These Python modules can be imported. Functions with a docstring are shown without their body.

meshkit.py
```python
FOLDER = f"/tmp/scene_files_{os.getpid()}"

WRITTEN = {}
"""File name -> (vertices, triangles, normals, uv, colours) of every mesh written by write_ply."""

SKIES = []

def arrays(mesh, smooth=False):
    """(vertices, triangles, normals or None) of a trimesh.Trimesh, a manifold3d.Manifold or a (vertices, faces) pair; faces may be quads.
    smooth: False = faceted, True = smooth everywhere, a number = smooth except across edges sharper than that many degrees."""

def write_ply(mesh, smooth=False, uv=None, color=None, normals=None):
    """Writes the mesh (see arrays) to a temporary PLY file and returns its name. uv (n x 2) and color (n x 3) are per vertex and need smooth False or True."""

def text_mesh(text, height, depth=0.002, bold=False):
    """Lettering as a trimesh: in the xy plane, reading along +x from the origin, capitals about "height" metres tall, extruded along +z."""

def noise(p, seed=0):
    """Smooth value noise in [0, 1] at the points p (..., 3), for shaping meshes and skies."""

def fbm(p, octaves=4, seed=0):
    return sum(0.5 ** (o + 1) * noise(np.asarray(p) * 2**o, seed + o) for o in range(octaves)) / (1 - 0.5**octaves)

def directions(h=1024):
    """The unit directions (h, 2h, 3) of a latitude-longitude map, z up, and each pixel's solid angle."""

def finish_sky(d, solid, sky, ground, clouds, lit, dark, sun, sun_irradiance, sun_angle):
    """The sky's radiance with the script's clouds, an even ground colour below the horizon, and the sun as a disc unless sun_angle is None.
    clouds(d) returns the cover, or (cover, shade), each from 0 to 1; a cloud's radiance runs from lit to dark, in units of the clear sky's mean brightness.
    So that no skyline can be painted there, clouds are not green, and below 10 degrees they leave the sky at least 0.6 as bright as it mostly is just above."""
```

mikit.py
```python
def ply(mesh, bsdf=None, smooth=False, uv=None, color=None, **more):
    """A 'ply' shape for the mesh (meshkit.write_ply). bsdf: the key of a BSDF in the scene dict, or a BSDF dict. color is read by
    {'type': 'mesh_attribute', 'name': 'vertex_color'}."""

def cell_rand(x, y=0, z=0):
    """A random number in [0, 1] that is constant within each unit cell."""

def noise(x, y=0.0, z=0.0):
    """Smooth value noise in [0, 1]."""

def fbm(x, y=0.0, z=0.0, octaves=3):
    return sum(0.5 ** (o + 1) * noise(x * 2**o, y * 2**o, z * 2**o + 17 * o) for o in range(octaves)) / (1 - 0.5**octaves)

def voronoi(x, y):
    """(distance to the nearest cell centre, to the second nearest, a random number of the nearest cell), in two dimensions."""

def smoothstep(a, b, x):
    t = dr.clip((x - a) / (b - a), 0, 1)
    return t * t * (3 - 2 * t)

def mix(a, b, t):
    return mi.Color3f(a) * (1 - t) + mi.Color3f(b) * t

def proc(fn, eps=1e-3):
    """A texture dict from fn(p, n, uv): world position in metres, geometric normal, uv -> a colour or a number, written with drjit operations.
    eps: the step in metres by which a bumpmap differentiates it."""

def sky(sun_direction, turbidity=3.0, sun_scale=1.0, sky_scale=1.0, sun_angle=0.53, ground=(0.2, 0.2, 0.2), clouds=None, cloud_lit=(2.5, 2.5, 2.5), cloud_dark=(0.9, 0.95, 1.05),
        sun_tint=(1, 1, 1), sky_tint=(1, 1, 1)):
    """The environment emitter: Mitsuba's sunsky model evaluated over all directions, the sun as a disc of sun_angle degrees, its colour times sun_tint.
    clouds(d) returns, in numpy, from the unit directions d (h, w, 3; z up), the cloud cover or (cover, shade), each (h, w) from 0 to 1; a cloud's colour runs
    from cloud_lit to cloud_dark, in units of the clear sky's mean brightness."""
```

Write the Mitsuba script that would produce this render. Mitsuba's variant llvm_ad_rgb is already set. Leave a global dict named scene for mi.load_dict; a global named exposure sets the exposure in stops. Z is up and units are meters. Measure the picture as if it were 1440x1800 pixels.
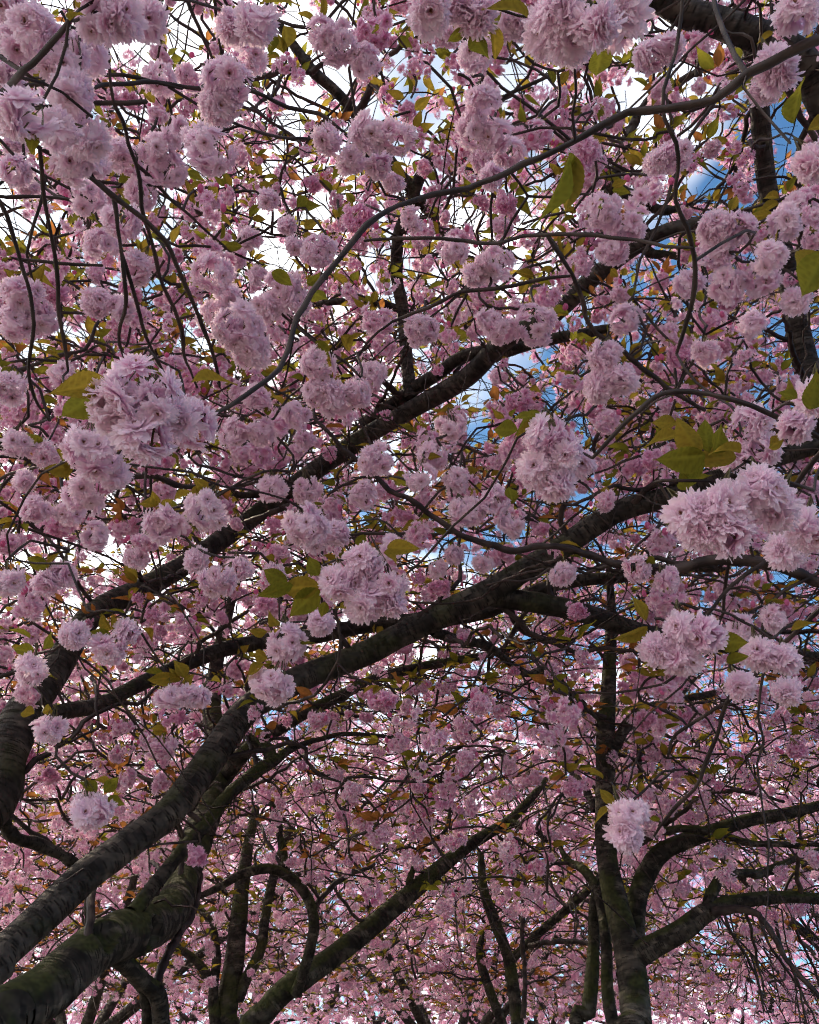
import math, random
import numpy as np, trimesh
import mitsuba as mi, drjit as dr
import mikit, meshkit
from mikit import noise, fbm, cell_rand, smoothstep, mix
from scipy.spatial import cKDTree

T = mi.ScalarTransform4f
R = np.random.default_rng(11)
random.seed(5)
scene, labels = {}, {}

# ------------------------------------------------------------------ camera, sky, exposure
EYE = np.array([0.0, 0.0, 1.55])
PITCH, FOV = math.radians(35.0), 55.0
FWD = np.array([0, math.cos(PITCH), math.sin(PITCH)])
UP = np.array([0, -math.sin(PITCH), math.cos(PITCH)])
RIGHT = np.array([1.0, 0, 0])
F = 720 / math.tan(math.radians(FOV / 2))
scene['camera'] = {'type': 'perspective', 'fov': FOV, 'fov_axis': 'x', 'near_clip': 0.05, 'far_clip': 2000.0,
                   'to_world': T().look_at(origin=EYE.tolist(), target=(EYE + FWD).tolist(), up=[0, 0, 1])}
exposure = 1.6
SUN_AZ, SUN_EL = math.radians(-50), math.radians(47)
SUN = [math.sin(SUN_AZ) * math.cos(SUN_EL), math.cos(SUN_AZ) * math.cos(SUN_EL), math.sin(SUN_EL)]


def clouds(d):
    q = d / np.maximum(d[..., 2:3], 0.12)
    big = meshkit.fbm(q * 1.321 + [2.63, 47.43, 27.32], 5, 13)
    small = meshkit.fbm(q * 4.0 + 1.7, 4, 9)
    cover = np.clip((big * 0.70 + small * 0.30 - 0.445 - 0.248 * d[..., 0]) / 0.13, 0, 1)
    cover = np.clip(0.02 + 1.1 * (cover - 0.08), 0, 1)
    shade = np.clip((small - 0.45) * 2.0, 0, 1) * 0.35
    return cover, shade


scene['sky'] = mikit.sky(SUN, turbidity=3, sun_scale=1.7, sun_angle=2.0, clouds=clouds, cloud_lit=(4.6, 4.6, 4.7), cloud_dark=(2.8, 2.9, 3.1), sky_tint=(1.25, 1.75, 1.85))


def at(px, py, d):
    """The point that lies d metres from the eye towards a place in the photograph."""
    v = FWD + (px - 720) / F * RIGHT + (900 - py) / F * UP
    return EYE + v / np.linalg.norm(v) * d


def project(p):
    q = np.asarray(p) - EYE
    z = np.maximum(q @ FWD, 1e-3)
    return 720 + F * (q @ RIGHT) / z, 900 - F * (q @ UP) / z, z, np.linalg.norm(q, axis=-1)


# ------------------------------------------------------------------ materials
def bark_colour(moss):
    def fn(p, n, uv):
        g = fbm(p.x * 14, p.y * 14, p.z * 14, 3)
        fine = noise(p.x * 90, p.y * 90, p.z * 90)
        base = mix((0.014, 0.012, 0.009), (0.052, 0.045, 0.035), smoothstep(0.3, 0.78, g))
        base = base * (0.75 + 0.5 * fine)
        band = fbm(uv.x * 4 + 9, uv.y * 55, moss, 3)
        base = base * (0.55 + 0.9 * smoothstep(0.3, 0.7, band))
        pale = smoothstep(0.52, 0.62, fbm(p.x * 18 + 2, p.y * 18, p.z * 30, 4))
        base = mix(base, base * 2.3 + mi.Color3f(0.012, 0.012, 0.009), pale * (0.25 + 0.55 * moss))
        row = dr.floor(uv.y * 118)
        cu = uv.x * 11 + cell_rand(row, 3, 1) * 5
        on = cell_rand(dr.floor(cu), row, 7)
        fv, fu = uv.y * 118 - row - 0.5, cu - dr.floor(cu) - 0.5
        dash = smoothstep(0.36, 0.16, dr.abs(fv)) * smoothstep(0.5, 0.3, dr.abs(fu)) * dr.select(on > 0.66, 1.0, 0.0)
        base = mix(base, mi.Color3f(0.010, 0.008, 0.007), dash * 0.85)
        lich = smoothstep(0.66, 0.78, fbm(p.x * 9 + 5, p.y * 9, p.z * 9, 3))
        base = mix(base, mi.Color3f(0.13, 0.135, 0.11), lich * 0.4)
        m = smoothstep(0.42, 0.62, fbm(p.x * 7 + 3, p.y * 7, p.z * 7, 4) + moss * (0.04 + 0.30 * n.z) - 0.12)
        green = mix((0.020, 0.025, 0.006), (0.055, 0.066, 0.013), fine)
        return mix(base, green, m * (0.4 + 0.5 * moss))
    return fn


def bark_height(p, n, uv):
    row = dr.floor(uv.y * 118)
    cu = uv.x * 11 + cell_rand(row, 3, 1) * 5
    on = cell_rand(dr.floor(cu), row, 7)
    fv = uv.y * 118 - row - 0.5
    dash = smoothstep(0.36, 0.16, dr.abs(fv)) * dr.select(on > 0.66, 1.0, 0.0)
    return fbm(p.x * 40, p.y * 40, p.z * 40, 3) * 0.9 + dash * 0.6 + fbm(uv.x * 4 + 9, uv.y * 55, 1.0, 3) * 0.9


def bark(moss, rough=0.62):
    return {'type': 'bumpmap', 'arbitrary': mikit.proc(bark_height, 2e-3), 'scale': 0.008,
            'bsdf': {'type': 'principled', 'base_color': mikit.proc(bark_colour(moss)), 'roughness': rough, 'specular': 0.35}}


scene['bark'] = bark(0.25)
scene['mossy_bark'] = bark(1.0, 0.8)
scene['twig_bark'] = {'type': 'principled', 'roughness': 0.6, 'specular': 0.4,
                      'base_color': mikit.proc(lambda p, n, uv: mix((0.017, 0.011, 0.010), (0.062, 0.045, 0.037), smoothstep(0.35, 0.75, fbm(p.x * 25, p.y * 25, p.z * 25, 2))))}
VC = {'type': 'mesh_attribute', 'name': 'vertex_color'}
scene['petal'] = {'type': 'principledthin', 'base_color': VC, 'roughness': 0.6, 'diff_trans': 0.95, 'spec_trans': 0.0, 'eta': 1.3}
scene['leaf'] = {'type': 'principledthin', 'base_color': VC, 'roughness': 0.45, 'diff_trans': 1.1, 'spec_trans': 0.0, 'eta': 1.4}


def ground_colour(p, n, uv):
    g = fbm(p.x * 3, p.y * 3, 0, 4)
    base = mix((0.025, 0.036, 0.012), (0.055, 0.070, 0.022), g)
    pet = smoothstep(0.62, 0.70, noise(p.x * 55, p.y * 55, 2)) * smoothstep(0.3, 0.6, fbm(p.x * 0.8, p.y * 0.8, 5, 3))
    return mix(base, mi.Color3f(0.66, 0.46, 0.55), pet)


scene['turf'] = {'type': 'principled', 'base_color': mikit.proc(ground_colour), 'roughness': 0.9}


# ------------------------------------------------------------------ small geometry helpers
def frame(axis, spin=0.0):
    z = np.asarray(axis, float) / np.linalg.norm(axis)
    x = np.cross([0, 0, 1.0] if abs(z[2]) < 0.9 else [1.0, 0, 0], z)
    x /= np.linalg.norm(x)
    y = np.cross(z, x)
    c, s = math.cos(spin), math.sin(spin)
    return np.stack([c * x + s * y, -s * x + c * y, z], 1)


def mat4(rot, pos, scale=1.0):
    m = np.eye(4)
    m[:3, :3] = rot * scale
    m[:3, 3] = pos
    return m


def spline(p, step):
    """Points (n, 4: x y z radius) resampled along a centripetal-looking Catmull-Rom curve every `step` metres."""
    p = np.asarray(p, float)
    if len(p) == 2:
        k = max(2, int(np.linalg.norm(p[1, :3] - p[0, :3]) / step))
        return p[0] + (p[1] - p[0]) * np.linspace(0, 1, k + 1)[:, None]
    q = np.vstack([2 * p[0] - p[1], p, 2 * p[-1] - p[-2]])
    out = []
    for i in range(1, len(q) - 2):
        a, b, c, d = q[i - 1], q[i], q[i + 1], q[i + 2]
        k = max(2, int(np.linalg.norm(c[:3] - b[:3]) / step))
        t = np.linspace(0, 1, k, endpoint=False)[:, None]
        out.append(0.5 * (2 * b + (c - a) * t + (2 * a - 5 * b + 4 * c - d) * t**2 + (3 * b - a - 3 * c + d) * t**3))
    out = np.vstack(out + [p[-1:]])
    out[:, 3] = np.maximum(out[:, 3], p[:, 3].min() * 0.8)
    return out


def tube(pts, sides, rough=0.0, seed=0, tip=True):
    """(vertices, faces, uv) of a tube along pts (n, 4); u runs round it, v along it in metres."""
    p, r = pts[:, :3], pts[:, 3]
    n = len(p)
    t = np.gradient(p, axis=0)
    t /= np.linalg.norm(t, axis=1, keepdims=True) + 1e-9
    a = np.cross(t[0], [0, 0, 1.0] if abs(t[0][2]) < 0.9 else [1.0, 0, 0])
    A = np.empty((n, 3))
    for i in range(n):
        a = a - t[i] * (a @ t[i])
        a /= np.linalg.norm(a) + 1e-12
        A[i] = a
    B = np.cross(t, A)
    ang = np.linspace(0, 2 * np.pi, sides + 1)
    ring = np.cos(ang)[None, :, None] * A[:, None] + np.sin(ang)[None, :, None] * B[:, None]
    rad = np.repeat(r[:, None], sides + 1, 1)
    if rough:
        c = p[:, None] + ring * r[:, None, None]
        s = 1.0 / max(r.max() * 1.6, 0.02)
        d = meshkit.fbm(c * s + seed * 3.1, 3, seed) - 0.5 + 0.35 * (meshkit.noise(c * s * 4 + seed, seed + 5) - 0.5)
        rad = rad * (1 + rough * 2 * d)
    v = p[:, None] + ring * rad[..., None]
    v[:, -1] = v[:, 0]
    L = np.concatenate([[0], np.cumsum(np.linalg.norm(np.diff(p, axis=0), axis=1))])
    uv = np.stack([np.repeat(ang[None] / (2 * np.pi), n, 0), np.repeat(L[:, None], sides + 1, 1)], -1)
    i, j = np.meshgrid(np.arange(n - 1), np.arange(sides), indexing='ij')
    k = sides + 1
    q = np.stack([i * k + j, i * k + j + 1, (i + 1) * k + j + 1, (i + 1) * k + j], -1).reshape(-1, 4)
    f = np.vstack([q[:, [0, 1, 2]], q[:, [0, 2, 3]]])
    v, uv = v.reshape(-1, 3), uv.reshape(-1, 2)
    if tip:
        v = np.vstack([v, p[-1] + t[-1] * r[-1] * 0.8])
        uv = np.vstack([uv, [0.5, L[-1]]])
        o = (n - 1) * k
        f = np.vstack([f, [[o + j, o + j + 1, len(v) - 1] for j in range(sides)]])
    return v, f, uv


def join(parts):
    V, Fa, U, o = [], [], [], 0
    for v, f, u in parts:
        V.append(v), Fa.append(f + o), U.append(u)
        o += len(v)
    return np.vstack(V), np.vstack(Fa), np.vstack(U)


def crook(s, amp, freq=11.0):
    """The curve with the small kinks and wobbles of a twig; its first point stays."""
    o = np.array([[0, 0, 0], [31.0, 7, 3], [5, 57, 11.0]])
    w = np.stack([meshkit.noise(s[:, :3] * freq + a, 3) - meshkit.noise(s[:1, :3] * freq + a, 3) for a in o], 1)
    w2 = np.stack([meshkit.noise(s[:, :3] * freq * 2.7 + a, 8) - meshkit.noise(s[:1, :3] * freq * 2.7 + a, 8) for a in o], 1)
    s = s.copy()
    s[:, :3] += amp * (w + 0.5 * w2)
    s[:, 3] *= 1 + 0.25 * (meshkit.noise(s[:, :3] * 60, 5) - 0.4)
    return s


# ------------------------------------------------------------------ flowers and leaves (one mesh per variant)
def petal(L, W, rows, cols, cup, curl, pitch, azim, r0, rg, deep):
    """One petal: (vertices, faces, colours). pitch is the angle from the flower's axis."""
    t = np.linspace(0, 1, rows + 1)
    u = np.linspace(-1, 1, cols + 1)
    tt, uu = np.meshgrid(t, u, indexing='ij')
    w = W * np.sin(np.pi * np.clip(0.10 + 0.74 * tt**0.95, 0, 1)) ** 0.8
    x = L * tt * (1 - 0.16 * (tt > 0.99) * (np.abs(uu) < 0.2) - 0.10 * (tt > 0.99) * rg.random(tt.shape))
    y = uu * w * 0.5
    z = cup * W * uu**2 * (0.3 + tt) + curl * L * tt**2 + 0.03 * L * rg.standard_normal(tt.shape) * tt
    v = np.stack([x, y, z], -1).reshape(-1, 3)
    k = math.pi / 2 - pitch
    c, s = math.cos(k), math.sin(k)
    v = v @ np.array([[c, 0, s], [0, 1, 0], [-s, 0, c]])
    v[:, 0] += r0
    c, s = math.cos(azim), math.sin(azim)
    v = v @ np.array([[c, s, 0], [-s, c, 0], [0, 0, 1]])
    n = cols + 1
    i, j = np.meshgrid(np.arange(rows), np.arange(cols), indexing='ij')
    q = np.stack([i * n + j, i * n + j + 1, (i + 1) * n + j + 1, (i + 1) * n + j], -1).reshape(-1, 4)
    f = np.vstack([q[:, [0, 1, 2]], q[:, [0, 2, 3]]])
    a, b = np.array([0.78, 0.38, 0.60]), np.array([0.94, 0.80, 0.88])
    g = np.clip(tt.reshape(-1, 1) ** 0.8 + 0.10 * rg.standard_normal() - deep, 0, 1)
    return v, f, a + (b - a) * g


def flower(size, lod, rg, deep=0.0):
    """A double flower of about 25, 18 or 11 petals, opening along +z."""
    layers = {2: ((10, 1.60, 1.0), (9, 1.34, 0.95), (8, 1.06, 0.82), (7, 0.72, 0.55), (4, 0.3, 0.36)), 1: ((8, 1.55, 1.0), (7, 1.2, 0.9), (6, 0.75, 0.6), (3, 0.3, 0.35)), 0: ((6, 1.5, 1.0), (5, 0.9, 0.8)), -1: ((5, 1.4, 1.05), (3, 0.7, 0.8))}[lod]
    rows, cols = {2: (4, 4), 1: (2, 2), 0: (1, 2), -1: (1, 1)}[lod]
    out = []
    for n, pitch, L in layers:
        ph = rg.random() * 6.28
        for k in range(n):
            out.append(petal(size * L * rg.uniform(0.86, 1.1), size * {-1: 0.62, 0: 0.52, 1: 0.44, 2: 0.43}[lod] * rg.uniform(0.85, 1.15), rows, cols, rg.uniform(0.0, 0.28), rg.uniform(-0.16, 0.10),
                             pitch * rg.uniform(0.86, 1.12), ph + (k + rg.uniform(-0.25, 0.25)) * 2 * math.pi / n, size * 0.04, rg, deep))
    if lod > 0:  # stamens and the dark eye
        for k in range(10 if lod == 2 else 3):
            a, tl = rg.random() * 6.28, rg.uniform(0.05, 0.5)
            d = np.array([math.sin(tl) * math.cos(a), math.sin(tl) * math.sin(a), math.cos(tl)]) * size * rg.uniform(0.2, 0.36)
            s = np.array([-math.sin(a), math.cos(a), 0]) * size * 0.035
            v = np.array([s, -s, d * 1.0 + s * 1.3, d - s * 1.3])
            out.append((v, np.array([[0, 1, 2], [1, 3, 2]]), np.tile([0.42, 0.24, 0.16], (4, 1))))
    V, Fa, C, o = [], [], [], 0
    for v, f, c in out:
        V.append(v), Fa.append(f + o), C.append(c)
        o += len(v)
    return np.vstack(V), np.vstack(Fa), np.clip(np.vstack(C), 0, 1)


def layout(n, rg):
    """n flower places (unit-ball position, outward axis) of one hanging pompom; the top is left open for the stalks."""
    out = []
    while len(out) < n:
        d = rg.standard_normal(3)
        d /= np.linalg.norm(d)
        if d[2] > 0.62:
            continue
        if all(d @ o > -2 and np.linalg.norm(d - o) > 2.2 / math.sqrt(n) for o in out) or rg.random() < 0.02:
            out.append(d)
    return out


def cluster(n, lod, rg, deep):
    """A whole hanging bunch as one mesh, about 1 unit in radius: flowers facing outward, a few stalks and now and then a bud."""
    V, Fa, C, o = [], [], [], 0
    ell = rg.uniform([0.55, 0.60, 0.55], [1.55, 1.20, 1.25])
    fs = (0.44, 0.41)[lod > 0]
    for d in layout(n, rg):
        p = d * ell * 0.62 * rg.uniform(0.50, 1.25)
        v, f, c = flower(fs * rg.uniform(0.80, 1.12), lod, rg, deep + rg.uniform(-0.15, 0.15))
        v = v @ frame(d + 0.40 * rg.standard_normal(3), rg.random() * 6.28).T + p
        V.append(v), Fa.append(f + o), C.append(c)
        o += len(v)
        if lod > 0 and rg.random() < .5:
            w = np.array([0.014, 0.010, 0])
            v = np.array([[0, 0, 0.85] - w, [0, 0, 0.85] + w, p - w, p + w])
            V.append(v), Fa.append(np.array([[0, 1, 2], [1, 3, 2]]) + o), C.append(np.tile([0.26, 0.25, 0.10], (4, 1)))
            o += 4
    if lod > 0:
        for k in range(int(rg.integers(0, 3))):
            b = trimesh.creation.icosphere(subdivisions=1, radius=0.13)
            d = rg.standard_normal(3) * [1, 1, .4]
            v = b.vertices * [1, 1, 1.5] + d / np.linalg.norm(d) * 0.95
            V.append(v), Fa.append(b.faces + o), C.append(np.tile([0.70, 0.22, 0.40], (len(v), 1)))
            o += len(v)
    return np.vstack(V), np.vstack(Fa), np.vstack(C)


def leaf_mesh(rows, cols, fold, bend, rg, ca, cb, jag=0.0, wide=0.46):
    t = np.linspace(0, 1, rows + 1)
    u = np.linspace(-1, 1, 2 * cols + 1)
    tt, uu = np.meshgrid(t, u, indexing='ij')
    w = wide * (np.sin(np.pi * np.clip(tt * 1.06, 0, 1) ** 0.78) ** 0.95 * (1 - 0.35 * tt**2) + 0.03 * (1 - tt))
    if jag:
        w = w * (1 + jag * np.where(np.arange(rows + 1)[:, None] % 2, 1, -1) * (np.abs(uu) > 0.99) * np.sin(np.pi * tt))
    y = uu * w * 0.5
    z = fold * np.abs(y) + bend * tt**2 + 0.03 * np.sin(tt * 9 + uu * 2) * np.abs(uu)
    v = np.stack([tt, y, z], -1).reshape(-1, 3)
    n = 2 * cols + 1
    i, j = np.meshgrid(np.arange(rows), np.arange(2 * cols), indexing='ij')
    q = np.stack([i * n + j, i * n + j + 1, (i + 1) * n + j + 1, (i + 1) * n + j], -1).reshape(-1, 4)
    g = (0.5 + 0.5 * np.sin(tt * 34 - np.abs(uu) * 9)) * 0.35 * (np.abs(uu) > 0.05) + 0.45 * tt + 0.2 * rg.random(tt.shape)
    c = np.array(ca) + (np.array(cb) - np.array(ca)) * np.clip(g, 0, 1).reshape(-1, 1)
    c = c * (1 - 0.28 * (np.sin(tt * 34 - np.abs(uu) * 9) > 0.55) * (np.abs(uu) > 0.05)).reshape(-1, 1)
    c[np.abs(uu.ravel()) < 0.05] *= 1.25
    return v, np.vstack([q[:, [0, 1, 2]], q[:, [0, 2, 3]]]), np.clip(c, 0, 1)


def shapegroup(key, mesh, bsdf):
    v, f, c = mesh
    scene[key] = {'type': 'shapegroup', 'mesh': mikit.ply((v, f), bsdf, smooth=True if len(f) > 2 else False, color=c)}
    return key


DEEP = (-0.15, 0.0, 0.08, 0.34)
G_FLOWER = [shapegroup(f'flower_kind_{i}', flower(1.0, 2, R, (-.75, -.55, -.4, -.15)[i % 4]), 'petal') for i in range(10)]
G_NEAR = [shapegroup(f'pompom_near_kind_{i}', cluster(int(R.integers(6, 20)), 1, R, DEEP[i % 4]), 'petal') for i in range(20)]
G_FAR = [shapegroup(f'pompom_far_kind_{i}', cluster(int(R.integers(10, 16)), 0, R, DEEP[i % 4]), 'petal') for i in range(12)]
G_TINY = [shapegroup(f'pompom_tiny_kind_{i}', cluster(int(R.integers(8, 12)), -1, R, DEEP[i % 4]), 'petal') for i in range(8)]
OLIVE, YELLOW, BRONZE = ((0.15, 0.155, 0.020), (0.27, 0.25, 0.032)), ((0.24, 0.18, 0.025), (0.36, 0.27, 0.04)), ((0.30, 0.125, 0.035), (0.48, 0.22, 0.06))
G_LEAF_BIG = [shapegroup(f'leaf_big_kind_{i}', leaf_mesh(26, 4, R.uniform(0.35, 0.8), R.uniform(-0.35, 0.0), R, *(OLIVE, YELLOW)[i % 2], jag=0.045, wide=0.50), 'leaf') for i in range(6)]
G_LEAF = [shapegroup(f'leaf_kind_{i}', leaf_mesh(7, 1, R.uniform(0.3, 0.9), R.uniform(-0.3, 0.1), R, *(OLIVE, YELLOW, BRONZE)[i % 3]), 'leaf') for i in range(9)]

# ------------------------------------------------------------------ the trees: where they stand and their limbs
NAMES = {}
FREE = {}


def part_key(tree, name):
    k = FREE.get((tree, name), 0)
    FREE[tree, name] = k + 1
    return f'{tree}__{name}' + (f'_{k:03d}' if k else '')


def tree(key, label, group=None):
    labels[key] = {'label': label, 'category': 'tree'}
    return key


LEFT = tree('cherry_tree', 'cherry tree at the left edge with three long smooth dark limbs sweeping diagonally upward')
MOSSY = tree('cherry_tree_001', 'cherry tree with a thick mossy knotted trunk leaning in from the lower left corner')
OVER = tree('cherry_tree_002', 'cherry tree with a thick black limb and grey stem in the upper right corner')
RIGHT_T = tree('cherry_tree_003', 'cherry tree with the tall upright trunk at lower right and two boughs reaching right')
FORKED = tree('cherry_tree_004', 'forked cherry tree whose straight bough slants up to the right at the bottom centre')
GREY = tree('cherry_tree_005', 'slender upright grey cherry tree just behind the mossy leaning trunk')
SLIM = tree('cherry_tree_006', 'slim mossy cherry tree with a V fork, left of the tall upright trunk')
NEAR = tree('cherry_tree_007', 'cherry tree overhead at upper left, its thin twigs hanging closest to the viewer')
BACK_L = tree('cherry_tree_008', 'distant cherry tree filling the gap under the mossy leaning trunk with pink blossom')
BACK_R = tree('cherry_tree_009', 'distant cherry tree with drooping bare twigs against pale sky in the lower right corner')
BACK_C = tree('cherry_tree_010', 'distant cherry tree behind the slim V forked tree, low in the middle of the canopy')
MOSS = {MOSSY: 'mossy_bark', GREY: 'mossy_bark', SLIM: 'mossy_bark', RIGHT_T: 'mossy_bark', FORKED: 'mossy_bark'}

SK = []          # skeleton samples: x y z r
SK_TREE = []
GUARD = []       # limbs that the photograph shows uncovered: (n, 4: px py depth halfwidth)
TREES = [LEFT, MOSSY, OVER, RIGHT_T, FORKED, GREY, SLIM, NEAR, BACK_L, BACK_R, BACK_C]


def add_samples(tree, pts, every=0.07):
    L = np.concatenate([[0], np.cumsum(np.linalg.norm(np.diff(pts[:, :3], axis=0), axis=1))])
    m = max(2, int(L[-1] / every))
    s = np.linspace(0, L[-1], m)
    for x in np.stack([np.interp(s, L, pts[:, k]) for k in range(4)], 1):
        SK.append(x)
        SK_TREE.append(TREES.index(tree))


def world(pts):
    """Rows (px, py, distance, width in px), or (x, y, z, diameter in m, 'm')."""
    out = []
    for q in pts:
        if len(q) == 5:
            out.append([q[0], q[1], q[2], q[3] / 2])
        else:
            p = at(q[0], q[1], q[2])
            out.append([*p, q[3] / 2 * (.9 if q[3] > 20 else 1) * ((p - EYE) @ FWD) / F])
    return np.array(out)


def limb(tree, name, pts, guard=False, rough=0.10, flare=0.0, dents=()):
    w = world(pts)
    big = w[:, 3].max()
    s = spline(w, min(0.06, max(0.02, big * 0.5)))
    if big < 0.03:
        s = crook(s, min(0.016, 1.6 * big), 14.0)
        s[:, 3] *= 1 + .4 * (meshkit.noise(s[:, :3] * 30 + 3, 2) - .45)
    if flare:
        L = np.linalg.norm(s[:, :3] - s[0, :3], axis=1)
        s[:, 3] *= 1 + flare * np.exp(-L / (big * 1.5))
    sides = 90 if dents else 30 if big > 0.05 else 14 if big > 0.02 else 8
    if dents:
        s = spline(w, .018)
    v, f, uv = tube(s, sides, rough, seed=len(SK) % 97)
    for x, y, dd, rr, depth in dents:
        c = at(x, y, dd)
        near = s[np.argmin(np.linalg.norm(s[:, :3] - c, axis=1))]
        n = (c - near[:3]) / np.linalg.norm(c - near[:3])
        c = near[:3] + n * near[3]
        e = np.linalg.norm(v - c, axis=1) / rr * (1 + .5 * (meshkit.fbm(v * 22, 2, 4) - .5))
        v = v - n * (depth * np.exp(-(e**4)) - .35 * depth * np.exp(-(((e - 1.25) / .3) ** 2)))[:, None]
    scene[part_key(tree, name)] = mikit.ply((v, f), MOSS.get(tree, 'bark') if big > 0.022 else 'twig_bark', smooth=True, uv=uv)
    add_samples(tree, s)
    if guard:
        px, py, z, d = project(s[:, :3])
        GUARD.append(np.stack([px, py, d, F * s[:, 3] / z], 1))
    return s


# --- the left tree: trunk out of frame on the left, three long limbs
limb(LEFT, 'trunk', [(-2.0, 1.75, -0.1, .34, 'm'), (-1.95, 1.8, .5, .27, 'm'), (-1.88, 1.95, 1.1, .25, 'm'), (-1.85, 2.2, 1.6, .22, 'm'), (-60, 1450, 3.25, 112), (5, 1330, 3.4, 88), (45, 1250, 3.55, 74), (95, 1180, 3.75, 60),
                     (165, 1078, 4.0, 46), (250, 1035, 4.2, 44), (320, 995, 4.35, 41), (430, 920, 4.6, 38), (530, 845, 4.7, 37), (630, 775, 4.75, 36), (720, 722, 4.7, 35), (820, 664, 4.55, 40), (885, 600, 4.45, 38),
                     (970, 555, 4.4, 36), (1040, 490, 4.35, 33), (1080, 460, 4.3, 30), (1140, 420, 4.3, 28), (1195, 398, 4.3, 26), (1240, 390, 4.4, 20), (1330, 370, 4.6, 12)], True, flare=.4)
limb(LEFT, 'limb', [(-1.93, 1.85, .75, .2, 'm'), (-1.6, 1.85, 1.3, .17, 'm'), (-60, 1738, 2.55, 72), (0, 1680, 2.6, 68), (75, 1610, 2.68, 66), (150, 1540, 2.76, 64), (225, 1483, 2.85, 61), (300, 1425, 2.95, 60), (370, 1335, 3.08, 58), (430, 1252, 3.2, 56), (490, 1213, 3.28, 53),
                    (550, 1184, 3.34, 51), (640, 1150, 3.4, 49), (720, 1108, 3.42, 49), (800, 1070, 3.42, 51), (870, 1035, 3.42, 50), (920, 1003, 3.42, 46), (980, 968, 3.42, 45), (1080, 902, 3.42, 43), (1170, 874, 3.42, 40), (1290, 832, 3.45, 38), (1380, 800, 3.5, 36), (1500, 765, 3.6, 30), (1640, 720, 3.8, 20)], True)
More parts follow.
